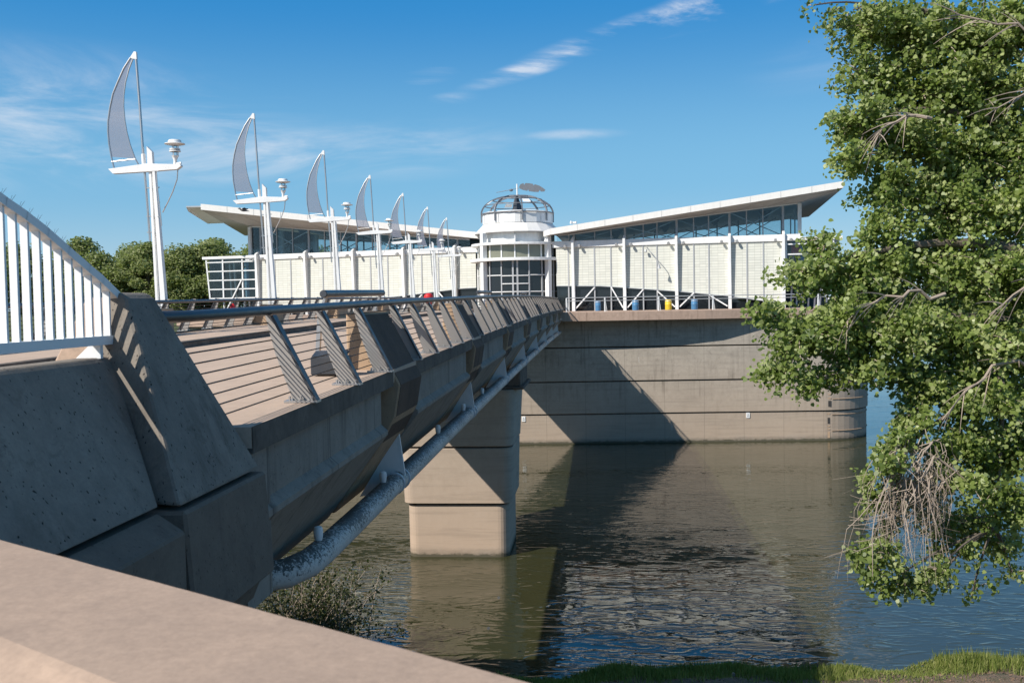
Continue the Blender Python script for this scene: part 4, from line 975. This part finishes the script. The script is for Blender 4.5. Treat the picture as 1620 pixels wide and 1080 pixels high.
for a in (-62, -38, -19, -3, 3, 19, 38, 62, 88, -88):
    th = .1 if abs(a) > 4 else .14
    mb = MB(); mb.bar(rp(3.46, a, 10.08), rp(3.46, a, 14.3), th, .1, up=rp(1, a, 0)-Vector(RC)); mb.build('rotunda_mullion', 'grey' if abs(a) < 60 else 'white', pav)
for a in (-62, -38, -19, 0, 19, 38, 62, 88, -88):
    mb = MB(); mb.bar(rp(3.40, a, 14.5), rp(3.40, a, 15.6), .09, .09, up=rp(1, a, 0)-Vector(RC)); mb.build('rotunda_mullion', 'white', pav)
def arcbar(name, r, a0, a1, z, mat, th=.045):
    mb = MB(); k = max(2, int(abs(a1-a0)/6)); mb.tube([rp(r, a0+(a1-a0)*i/k, z) for i in range(k+1)], th, 6); mb.build(name, mat, pav)
for z in (10.4, 11.75, 13.1): arcbar('rotunda_transom', 3.46, -43, -18, z, 'white'); arcbar('rotunda_transom', 3.46, 18, 43, z, 'white')
for z in (10.5, 11.1, 11.75, 12.4, 13.05): arcbar('door_transom', 3.48, -18, 18, z, 'white')
for z in (10.6, 11.75, 13.1): arcbar('rotunda_transom', 3.42, 50, 110, z, 'white', .035); arcbar('rotunda_transom', 3.42, -110, -50, z, 'white', .035)
for a in (-46, 46):
    mb = MB(); mb.bar(rp(3.68, a, 10.08), rp(3.68, a, 16.6), .38, .45, up=rp(1, a, 0)-Vector(RC)); mb.build('rotunda_column', 'white', pav, bevel=.015)
mb = MB(); mb.lathe(RC, [(3.1, 15.75), (3.1, 16.62)], 20); mb.build('lower_drum', 'white', pav)
mb = MB(); mb.lathe(RC, [(3.65, 16.60), (3.68, 16.66), (2.95, 17.42), (2.9, 17.45)], 20); mb.build('collar_roof', 'roof', pav)
mb = MB(); mb.lathe(RC, [(2.98, 17.44), (2.98, 18.34), (2.86, 18.42), (0, 18.55)], 20); mb.build('upper_drum', 'white', pav)
for i in range(20):
    a = i*18+9; 
    if i % 2 == 0:
        mb = MB(); mb.bar(rp(2.985, a, 17.46), rp(2.985, a, 18.32), .03, .02, up=rp(1, a, 0)-Vector(RC)); mb.build('drum_joint', 'grey', pav)
mb = MB(); mb.prism([rp(3.08, 0, 15.8), rp(3.5, 0, 15.8), rp(3.35, 0, 16.6), rp(3.08, 0, 16.6)], (.06, 0, 0)); mb.build('drum_fin', 'white', pav)
# dome cage
def dome(a, f):   # f 0 at eave, 1 at crown
    t = f*math.pi/2; return rp(3.06*math.cos(t)**.9 if f < 1 else 0, a, 18.30 + 1.55*math.sin(t))
for a in range(0, 360, 45):
    mb = MB(); pts = [rp(3.06, a+12, 17.6)] + [dome(a+12, i/12) for i in range(13)]
    for p, q in zip(pts[:-1], pts[1:]): mb.bar(p, q, .10, .13)
    mb.build('cage_arch', 'vane', pav)
for f, th in ((.0, .05), (.3, .04), (.55, .04), (.78, .04)):
    mb = MB(); mb.tube([dome(a, f) for a in range(0, 361, 10)], th, 6, False); mb.build('cage_ring', 'vane', pav)
for a in range(0, 360, 45):
    if a % 90 == 0:
        mb = MB(); mb.poly([dome(a+15, .35), dome(a+30, .35), dome(a+30, .5), dome(a+15, .5)]); mb.build('sunshade', 'white', pav)
mb = MB(); mb.lathe((RC[0], RC[1], 0), [(.0, 18.5), (.5, 18.5), (.08, 19.8), (0, 19.8)], 4); mb.build('vane_support', 'darksteel', pav)
vane = empty('weather_vane', (RC[0], RC[1], 19.9), 'feather-shaped dark weather vane on top of the dome cage', 'weather vane')
mb = MB(); mb.tube([(RC[0], RC[1], 19.85), (RC[0], RC[1], 20.85)], .06, 8); mb.build('spindle', 'white', vane)
mb = MB(); z = 20.45
mb.tube([(RC[0]-1.75, RC[1], z-.28), (RC[0]+.2, RC[1], z+.05)], .025, 6); mb.lathe((RC[0]-.5, RC[1], z-.12), [(0, -.1), (.14, -.06), (.17, .02), (.1, .1), (0, .12)], 12); mb.build('pointer', 'vane', vane)
fe = MB(); up_ = [(.18, .02), (.3, .25), (.55, .33), (.62, .18), (.72, .33), (1.1, .30), (1.35, .24), (1.42, .10), (1.5, .22), (1.9, .08), (2.15, -.08), (2.4, -.28), (2.3, -.42), (2.0, -.42), (1.92, -.28), (1.8, -.45), (1.4, -.42), (1.0, -.36), (.94, -.2), (.86, -.33), (.45, -.22), (.25, -.12)]
fe.prism([(RC[0]+a, RC[1]-.03, z+b_+.12) for a, b_ in up_], (0, .06, 0)); fe.build('feather', 'vane', vane)

# ---------------------------------------------------------------- vegetation
def tube_arr(mb, pts, r0, r1, n=5):
    k = len(pts); mb.tube(pts, [r0+(r1-r0)*i/(k-1) for i in range(k)], n)
def bez(a, b, c, n=8):
    a, b, c = Vector(a), Vector(b), Vector(c); return [(a*(1-t)**2 + b*2*t*(1-t) + c*t*t) for t in [i/n for i in range(n+1)]]
def far_tree_mesh(seed, h, w, nleaf, size=.5):
    rg = np.random.default_rng(seed); cl = []
    for i in range(44):
        a = rg.uniform(0, 6.28); u = rg.uniform(.02, 1); rr = w*.42*math.sin(min(1, u*1.02+.08)*math.pi)**.55*rg.uniform(.35, 1)
        cl.append((rr*math.cos(a), rr*math.sin(a), h*(.06+.86*u), rg.uniform(.07, .17)*w))
    P, N, T = [], [], []
    per = nleaf//len(cl)
    for cx, cy, cz, r in cl:
        d = rg.normal(size=(per, 3)); d /= np.linalg.norm(d, axis=1, keepdims=True); rad = r*rg.uniform(.3, 1.45, (per, 1))**.7
        p = d*rad*np.array([1, 1, .8]) + np.array([cx, cy, cz]); P.append(p); N.append(d*.7 + rg.normal(size=(per, 3))*.6 + np.array([0, 0, .35]))
        T.append(np.clip(rg.normal(.45+rg.uniform(-.2, .2), .2, per), 0, 1))
    P = np.vstack(P); N = np.vstack(N); T = np.concatenate(T)
    crown = leaves_mesh('crown', P, N, rg.uniform(.6, 1.3, len(P))*size, T, BLOB); crown.materials.append(M['farleaf'])
    mb = MB(); tube_arr(mb, [(0, 0, -1), (.1, 0, h*.3), (-.1, .1, h*.6), (.1, 0, h*.85)], .03*h, .006*h, 7)
    for cx, cy, cz, r in cl[::2]:
        mb.tube([(0, 0, cz*.45), (cx*.5, cy*.5, cz*.75), (cx, cy, cz)], [.012*h, .007*h, .003*h], 5)
    tk = mb.mesh('trunk', True); tk.materials.append(M['bark']); return crown, tk
FT = [far_tree_mesh(3, 12.5, 11, 17000, .27), far_tree_mesh(5, 11, 12.5, 17000, .27), far_tree_mesh(9, 10, 9, 14000, .27)]
def place_tree(name, x, y, s, v, lab, grp, sz=1.0, z=None):
    z = ground_h(x, y)-.2 if z is None else z
    e = empty(name, (x, y, z), lab, 'tree', grp); e.rotation_euler.z = random.uniform(0, 6.28); e.scale = (s*1.12, s*1.12, s*.84)
    for me, n in zip(FT[v], ('crown', 'trunk')):
        o = bpy.data.objects.new(n, me); COL.objects.link(o); o.parent = e
    return e
G = 'trees on the far bank behind the bridge'
tl = [(-75, 140, 1.12, 0, 'leafy far tree with a loose pale top, above the end of the white balustrade'), (-67.5, 143, 1.05, 1, 'round far tree just left of the first sail mast'),
      (-61, 146, 1.0, 2, 'small far tree directly behind the first sail mast'), (-55.5, 139, 1.08, 1, 'broad far tree right of the first sail mast, left of the glass corner'),
      (-48.5, 143, 1.08, 0, 'far tree touching the glass corner of the left wing'), (-83, 137, 1.1, 1, 'far tree seen through the right half of the white balustrade slats'),
      (-92, 135, 1.1, 2, 'far tree seen through the middle of the white balustrade slats'), (-100, 130, 1.15, 0, 'far tree seen through the leftmost balustrade slats'), (-79, 145, 1.1, 2, 'far tree peeking over the end of the balustrade rail, left of the loose pale tree'), (-64, 138, 1.0, 0, 'low far tree left of the foot of the first sail mast'), (-71, 137, 1.05, 2, 'full far tree filling the gap halfway between the balustrade end and the first mast'), (-58.5, 137, 1.0, 1, 'wide far tree immediately right of the first sail mast foot'), (-51.5, 136, .95, 2, 'low far tree in front of the row, just left of the glass corner'), (-42, 150, 1.15, 2, 'far tree mostly hidden behind the left wing end'),
      (-71, 149, 1.12, 1, 'tall far tree in the second row, between the balustrade end and the first mast'), (-60, 153, 1.15, 0, 'tall far tree in the second row, just right of the first sail mast'),
      (-52, 152, 1.1, 1, 'far tree in the second row, midway between the first mast and the glass corner')]
for x, y, s, v, lab in tl: place_tree('broadleaf_tree', x, y, s, v, lab, G)
for i, x in enumerate(range(-30, 60, 11)):
    if i in (5, 6, 7): continue
    place_tree('broadleaf_tree', x + random.uniform(-2, 2), 158 + random.uniform(-4, 4), .8, i % 3, 'far tree standing behind the pavilion, seen only through its lower windows', 'trees behind the pavilion')
place_tree('broadleaf_tree', 27.5, 132, .72, 2, 'pale far tree beyond the right wing tip, left of the cottonwood', G, z=11.0)
# hedge on the left bank
mb = MB(); P, N, T = [], [], []
for i in range(34):
    cx, cy, cz, r = -24.5-RNG.uniform(0, 9), 30+i*1.1, 8.4, RNG.uniform(.7, 1.25); k = 420
    d = RNG.normal(size=(k, 3)); d /= np.linalg.norm(d, axis=1, keepdims=True); d[:, 2] = np.abs(d[:, 2])
    P.append(d*r*RNG.uniform(.6, 1.1, (k, 1)) + np.array([cx, cy, cz])); N.append(d+RNG.normal(size=(k, 3))*.5); T.append(np.clip(RNG.normal(.35, .2, k), 0, 1))
P = np.vstack(P); me = leaves_mesh('hedge', P, np.vstack(N), RNG.uniform(.10, .2, len(P)), np.concatenate(T), BLOB); me.materials.append(M['farleaf'])
h = bpy.data.objects.new('bushes', me); COL.objects.link(h); tag(h, 'dark green bushes massed on the left bank behind the balustrade', 'bushes', kind='stuff')
# far shore woods
P, N, T = [], [], []
for i in range(230):
    x = -60 + i*2.6*1.6; y = 500 - .2*x + RNG.uniform(-12, 12); r = RNG.uniform(5, 9); k = 130
    d = RNG.normal(size=(k, 3)); d /= np.linalg.norm(d, axis=1, keepdims=True)
    P.append(d*r*np.array([1, 1, .85]) + np.array([x, y, 6+RNG.uniform(-1, 3)])); N.append(d+RNG.normal(size=(k, 3))*.4); T.append(np.clip(RNG.normal(.4, .2, k), 0, 1))
P = np.vstack(P); me = leaves_mesh('woods', P, np.vstack(N), RNG.uniform(1.2, 2.6, len(P)), np.concatenate(T), BLOB); me.materials.append(M['farleaf'])
h = bpy.data.objects.new('distant_woods', me); COL.objects.link(h); tag(h, 'distant line of green woods on the far shore of the river', 'woods', kind='stuff')

# shrub under the bridge
sh = empty('riverside_shrub', (-8.0, 29.5, .3), 'sparse brownish shrub growing at the water edge under the bridge pipe', 'shrub')
mb = MB(); P, N, T = [], [], []
for i in range(170):
    a = RNG.uniform(0, 6.28); r = RNG.uniform(.4, 2.3); hh = RNG.uniform(.7, 2.8)
    base = Vector((-8.9+RNG.normal()*.6, 29.3+RNG.normal()*.5, .2)); tip = base + Vector((math.cos(a)*r, math.sin(a)*r*.8, hh)); mid = base.lerp(tip, .5)+Vector((0, 0, .5))
    pp = bez(base, mid, tip, 6); mb.tube(pp, [.02-.015*j/6 for j in range(7)], 4)
    for p in pp[2:]:
        for q in range(9):
            P.append(p + Vector(RNG.normal(size=3)*.13)); N.append(RNG.normal(size=3)+[0, 0, .5]); T.append(float(np.clip(RNG.normal(.5, .3), 0, 1)))
mb.build('stems', 'twig', sh)
me = leaves_mesh('foliage', P, N, RNG.uniform(.05, .11, len(P)), T, LEAF); me.materials.append(M['shrubleaf']); o = bpy.data.objects.new('foliage', me); COL.objects.link(o); attach(o, sh)

# grass and leaf litter on the near bank
P, N, T, S = [], [], [], []
V, F = [], []; tone = []
for i in range(46000):
    x = RNG.uniform(-3, 15); ysh = 28.2 + .10*x + .22*math.sin(x*.7) + .16*math.sin(x*1.9+1); y = ysh - abs(RNG.normal())*1.2 + .2
    lush = .5+.5*math.sin(x*.9+.4)*math.sin(x*.37+2) + (.7 if x > 9.6 else 0)
    if RNG.uniform() > .30+.7*lush*math.exp(-((ysh-y)/1.5)**2): continue
    z = ground_h(x, y); hh = RNG.uniform(.08, .28)*(.5+lush*.75)*(1.5 if RNG.uniform() < .06 else 1); a = RNG.uniform(0, 6.28); ln = RNG.uniform(.02, .12); w = RNG.uniform(.008, .016)
    n = len(V); c, s_ = math.cos(a), math.sin(a)
    V += [(x-w*s_, y+w*c, z), (x+w*s_, y-w*c, z), (x+ln*.4*c+w*.7*s_, y+ln*.4*s_-w*.7*c, z+hh*.6), (x+ln*c, y+ln*s_, z+hh), (x+ln*.4*c-w*.7*s_, y+ln*.4*s_+w*.7*c, z+hh*.6)]
    F.append((n, n+1, n+2, n+3, n+4)); tone.append(float(np.clip(RNG.normal(.55, .25), 0, 1)))
me = bpy.data.meshes.new('grass'); me.from_pydata(V, [], F); at = me.attributes.new('tone', 'FLOAT', 'FACE'); at.data.foreach_set('value', tone); me.materials.append(M['grass']); me.update()
g = bpy.data.objects.new('grass', me); COL.objects.link(g); tag(g, 'fringe of fresh green grass along the near river bank', 'grass', kind='stuff')
P = []
for i in range(9000):
    x = RNG.uniform(-3, 15); y = RNG.uniform(22, 28.6+.1*x); P.append((x, y, ground_h(x, y)+.02))
me = leaves_mesh('litter', P, RNG.normal(size=(len(P), 3))*.5+[0, 0, 1], RNG.uniform(.02, .06, len(P)), RNG.uniform(0, 1, len(P)), LEAF)
me.materials.append(M['litter']); g = bpy.data.objects.new('leaf_litter', me); COL.objects.link(g); tag(g, 'dry brown leaf litter on the bank soil', 'leaf litter', kind='stuff')

# ---------------------------------------------------------------- cottonwood hanging over the bank at the right
TB = Vector((9.2, 15.5, 0)); TB.z = ground_h(TB.x, TB.y)-.3
tree = empty('cottonwood_tree', TB, 'large leafy cottonwood hanging over the river at the right, bare pale twigs low down', 'tree')
# boughs: centre (x, y, z), radii (rx, ry, rz), weight of leaves
BG = [(3.55, 12.35, 8.95, .22, .2, .2, 1.1), (4.45, 12.3, 8.6, .22, .2, .3, .9), (3.5, 12.4, 7.75, .2, .2, .2, 1.0), (4.1, 12.35, 7.6, .3, .2, .12, .9), (4.09, 14.6, 14.71, 0.70, 0.83, 0.42, 1), (4.78, 14.6, 14.50, 0.83, 0.95, 0.56, 1.1), (5.72, 14.8, 14.61, 0.85, 0.95, 0.66, 1.1), (3.56, 14.2, 14.83, 0.45, 0.54, 0.14, 0.5),
 (3.01, 14.0, 14.86, 0.25, 0.35, 0.08, 0.35), (3.78, 14.4, 14.05, 0.50, 0.60, 0.37, 1), (4.52, 14.6, 13.81, 0.74, 0.89, 0.51, 1.1), (5.38, 14.6, 13.69, 0.83, 0.95, 0.56, 1.1),
 (5.90, 14.6, 13.06, 0.65, 0.78, 0.65, 1), (3.60, 14.0, 13.29, 0.53, 0.64, 0.37, 1), (4.35, 14.3, 13.06, 0.73, 0.87, 0.50, 1.1), (5.18, 14.5, 12.80, 0.83, 0.95, 0.55, 1.1),
 (3.49, 13.8, 12.75, 0.42, 0.50, 0.31, 0.9), (4.00, 14.0, 12.34, 0.53, 0.64, 0.40, 1.1), (4.82, 14.2, 12.08, 0.81, 0.95, 0.54, 1.1), (5.73, 14.4, 12.07, 0.73, 0.88, 0.64, 1.1),
 (3.79, 13.7, 11.81, 0.43, 0.52, 0.30, 1), (3.04, 13.4, 11.60, 0.36, 0.43, 0.22, 0.8), (2.80, 13.3, 11.23, 0.49, 0.59, 0.29, 1), (3.37, 13.5, 11.22, 0.60, 0.72, 0.39, 1.1),
 (4.11, 13.8, 11.30, 0.70, 0.84, 0.44, 1.2), (5.00, 14.0, 11.20, 0.80, 0.95, 0.53, 1.1), (5.66, 14.0, 11.10, 0.62, 0.75, 0.53, 1), (2.19, 13.1, 10.74, 0.35, 0.42, 0.18, 0.8),
 (2.57, 13.1, 10.41, 0.60, 0.72, 0.30, 1.1), (3.21, 13.2, 10.56, 0.67, 0.80, 0.42, 1.2), (4.02, 13.5, 10.46, 0.77, 0.93, 0.47, 1.2), (4.89, 13.7, 10.36, 0.78, 0.94, 0.52, 1.1),
 (5.58, 13.8, 10.26, 0.61, 0.74, 0.53, 1), (2.33, 13.0, 10.00, 0.40, 0.48, 0.21, 0.9), (2.77, 13.0, 9.85, 0.37, 0.45, 0.17, 0.9), (3.41, 13.2, 10.03, 0.59, 0.70, 0.28, 1.1),
 (4.23, 13.4, 9.80, 0.55, 0.66, 0.32, 1.1), (4.90, 13.5, 9.62, 0.69, 0.82, 0.43, 1.1), (5.50, 13.6, 9.43, 0.52, 0.62, 0.52, 1), (4.05, 13.1, 9.38, 0.33, 0.40, 0.23, 0.9),
 (3.83, 13.0, 9.11, 0.37, 0.45, 0.25, 0.9), (4.75, 13.3, 8.98, 0.55, 0.66, 0.41, 1.1), (5.34, 13.4, 8.88, 0.51, 0.61, 0.43, 1.1), (3.56, 12.9, 8.84, 0.23, 0.35, 0.20, 0.7),
 (4.37, 13.1, 8.60, 0.42, 0.50, 0.30, 0.9), (5.11, 13.2, 8.42, 0.46, 0.55, 0.28, 0.8), (4.18, 13.0, 8.22, 0.29, 0.35, 0.25, 0.5), (3.48, 12.9, 8.24, 0.16, 0.35, 0.23, 0.35),
 (4.76, 13.1, 8.03, 0.35, 0.42, 0.28, 0.55), (5.34, 13.1, 8.11, 0.25, 0.35, 0.37, 0.7), (3.35, 12.8, 7.57, 0.23, 0.35, 0.28, 0.9), (3.66, 12.8, 7.31, 0.34, 0.41, 0.18, 0.9),
 (4.22, 12.9, 7.28, 0.34, 0.41, 0.15, 0.6), (4.53, 13.0, 7.57, 0.31, 0.38, 0.28, 0.5), (5.12, 13.0, 7.63, 0.28, 0.35, 0.17, 0.5), (4.71, 13.0, 7.12, 0.20, 0.35, 0.12, 0.45),
 (3.90, 13.4, 8.26, 0.41, 0.40, 0.36, 0.9), (3.41, 13.0, 8.50, 0.18, 0.40, 0.26, 0.7), (4.55, 13.4, 7.84, 0.43, 0.40, 0.36, 0.8), (3.68, 13.2, 7.76, 0.25, 0.40, 0.25, 0.6), (5.15, 13.4, 7.80, 0.38, 0.40, 0.27, 0.7), (5.23, 13.1, 7.34, 0.23, 0.40, 0.12, 0.4)]
limbs = [((9.2, 15.5, TB.z), (9.0, 15.3, 8.5), (8.0, 15.2, 12.5), .32, .2), ((8.0, 15.2, 12.5), (6.6, 15, 15), (4.2, 14.6, 14.9), .18, .03), ((8.6, 15.3, 10.6), (6.6, 14.5, 13.8), (3.8, 14.1, 13.4), .14, .025),
         ((8.8, 15.3, 9.4), (6.4, 14.0, 12.4), (2.9, 13.4, 11.3), .15, .025), ((8.8, 15.3, 9.0), (6.2, 13.7, 11.2), (2.4, 13.1, 10.4), .13, .02), ((8.8, 15.3, 8.6), (6.0, 13.5, 10.6), (3.9, 13.0, 9.0), .11, .02), ((8.4, 15.2, 11.2), (6.4, 14.6, 13.2), (4.4, 14, 12.2), .1, .02),
         ((5.2, 13.4, 9.9), (5.2, 13.2, 9.3), (5.0, 13.1, 7.9), .04, .012)]
mb = MB(); tr_ = limbs[0]; tube_arr(mb, bez(*tr_[:3], n=10), tr_[3], tr_[4], 12); mb.build('trunk', 'bark', tree, smooth=True)
lpts = []
mb = MB()
for l in limbs[1:]:
    pp = bez(*l[:3], n=12); lpts += pp[4:]; tube_arr(mb, pp, l[3], l[4], 8)
twigs = MB()
P, N, T, S = [], [], [], []
for (cx, cy, cz, rx, ry, rz, wt) in BG:
    c = Vector((cx, cy, cz)); near = min(lpts, key=lambda p: (p-c).length)
    m_ = near.lerp(c, .5)+Vector((0, 0, .15)); tube_arr(mb, bez(near, m_, c, 5), .02, .01, 5)
    vol = (rx*ry*rz)**(1/3); nt_ = int(38*wt*(vol/.5)**2)
    for i in range(nt_):
        d = Vector(RNG.normal(size=3)); d.normalize(); q = RNG.uniform(.15, 1.15)**.6
        s0 = c + Vector((d.x*rx*.25, d.y*ry*.25, d.z*rz*.25)); e = c + Vector((d.x*rx, d.y*ry, d.z*rz))*q*1.06
        e = e + Vector((RNG.normal()*.05, RNG.normal()*.05, -.10*RNG.uniform()))
        pp = bez(s0, s0.lerp(e, .55)+Vector((0, 0, .12*RNG.uniform())), e, 4)
        twigs.tube(pp, [.010, .009, .007, .005, .003], 3, False)
        tn = RNG.uniform(.15, .85)
        L = (e-s0).length; nl = int(26+L*70)
        for j in range(nl):
            u = RNG.uniform(.25, 1.05); k = min(3, int(u*4)); a_ = pp[k].lerp(pp[k+1], min(1.2, u*4-k))
            P.append(tuple(a_ + Vector(RNG.normal(size=3))*.062 + Vector((0, 0, -.02)))); 
            N.append((RNG.normal()*.75-.4, RNG.normal()*.75-.45, RNG.normal()*.6+.6)); T.append(min(1, max(0, tn+RNG.normal()*.22)))
            S.append(RNG.uniform(.036, .076))
for a_, b_, c_ in (((7.2, 14.0, 13.6), (6.0, 13.3, 13.9), (4.9, 13.0, 13.1)), ((7.0, 13.6, 12.9), (6.2, 13.0, 13.2), (5.5, 12.8, 11.9)), ((6.6, 13.8, 14.2), (5.6, 13.4, 14.3), (4.6, 13.3, 14.6)), ((4.3, 13.1, 13.1), (3.9, 12.9, 13.4), (3.5, 12.9, 12.8)),
                   ((6.4, 13.4, 11.2), (5.6, 12.8, 11.3), (4.9, 12.6, 10.6)), ((5.6, 13.0, 10.0), (4.8, 12.4, 10.2), (4.2, 12.3, 9.4)), ((4.4, 12.8, 10.9), (3.6, 12.4, 11.1), (3.0, 12.4, 10.5)), ((6.8, 13.4, 9.5), (6.0, 12.7, 9.6), (5.3, 12.5, 8.9)), ((6.5, 13.6, 15.3), (5.7, 13.3, 15.6), (5.0, 13.2, 15.1))):
    a_, b_, c_ = [Vector(v_)+Vector((0, .28, 0)) for v_ in (a_, b_, c_)]; pp = bez(a_, b_, c_, 9); pp = [p + Vector(RNG.normal(size=3))*.03 for p in pp]; twigs.tube(pp, [.026-.0022*k for k in range(10)], 6)
    for k in range(2, 9):
        for q in range(2):
            dd_ = (pp[k+1]-pp[k]).normalized()*RNG.uniform(.2, .55); e = pp[k] + dd_ + Vector((RNG.normal()*.1, RNG.normal()*.1, RNG.normal()*.16-.1)); twigs.tube(bez(pp[k], pp[k].lerp(e, .5)+Vector((0, 0, .06)), e, 4), [.009, .008, .006, .004, .002], 3, False)
print('cottonwood leaves', len(P))
mb.build('limb', 'bark', tree, smooth=True)
twigs.build('twigs', 'twig', tree)
me = leaves_mesh('crown', P, N, np.array(S), T, LEAF); me.materials.append(M['leaf']); o = bpy.data.objects.new('crown', me); COL.objects.link(o); attach(o, tree)
# bare pale tangle
mb = MB()
for i in range(105):
    st = Vector((3.85+RNG.normal()*.2, 12.6+RNG.normal()*.14, 8.85+RNG.normal()*.18)); 
    sp = RNG.normal()*.27-.03; e = st + Vector((sp, RNG.normal()*.25, -RNG.uniform(.5, 1.45)))
    mid = st.lerp(e, .45) + Vector((sp*.6+RNG.normal()*.12, RNG.normal()*.1, .12))
    pp = bez(st, mid, e, 7); pp = [p+Vector(RNG.normal(size=3))*.018 for p in pp]
    r = RNG.choice([.005, .008, .014], p=[.5, .38, .12]); mb.tube(pp, [r*(1-.75*j/7) for j in range(8)], 4, False)
    for q in range(2):
        k = int(RNG.integers(2, 7)); b0 = pp[k]; mb.tube([b0, b0+Vector((RNG.normal()*.08, RNG.normal()*.05, -.07)), b0+Vector((RNG.normal()*.18, RNG.normal()*.08, -.18))], [r*.5, r*.4, r*.2], 3, False)
for i in range(7):
    st = Vector((3.75, 12.6, 8.45-.06*i)); e = st + Vector((-.55-RNG.uniform(0, .15), 0, .05-RNG.uniform(0, .35))); mb.tube(bez(st, st.lerp(e, .5)+Vector((0, 0, -.12)), e, 6), .004, 4, False)
mb.build('bare_twigs', 'twig', tree)
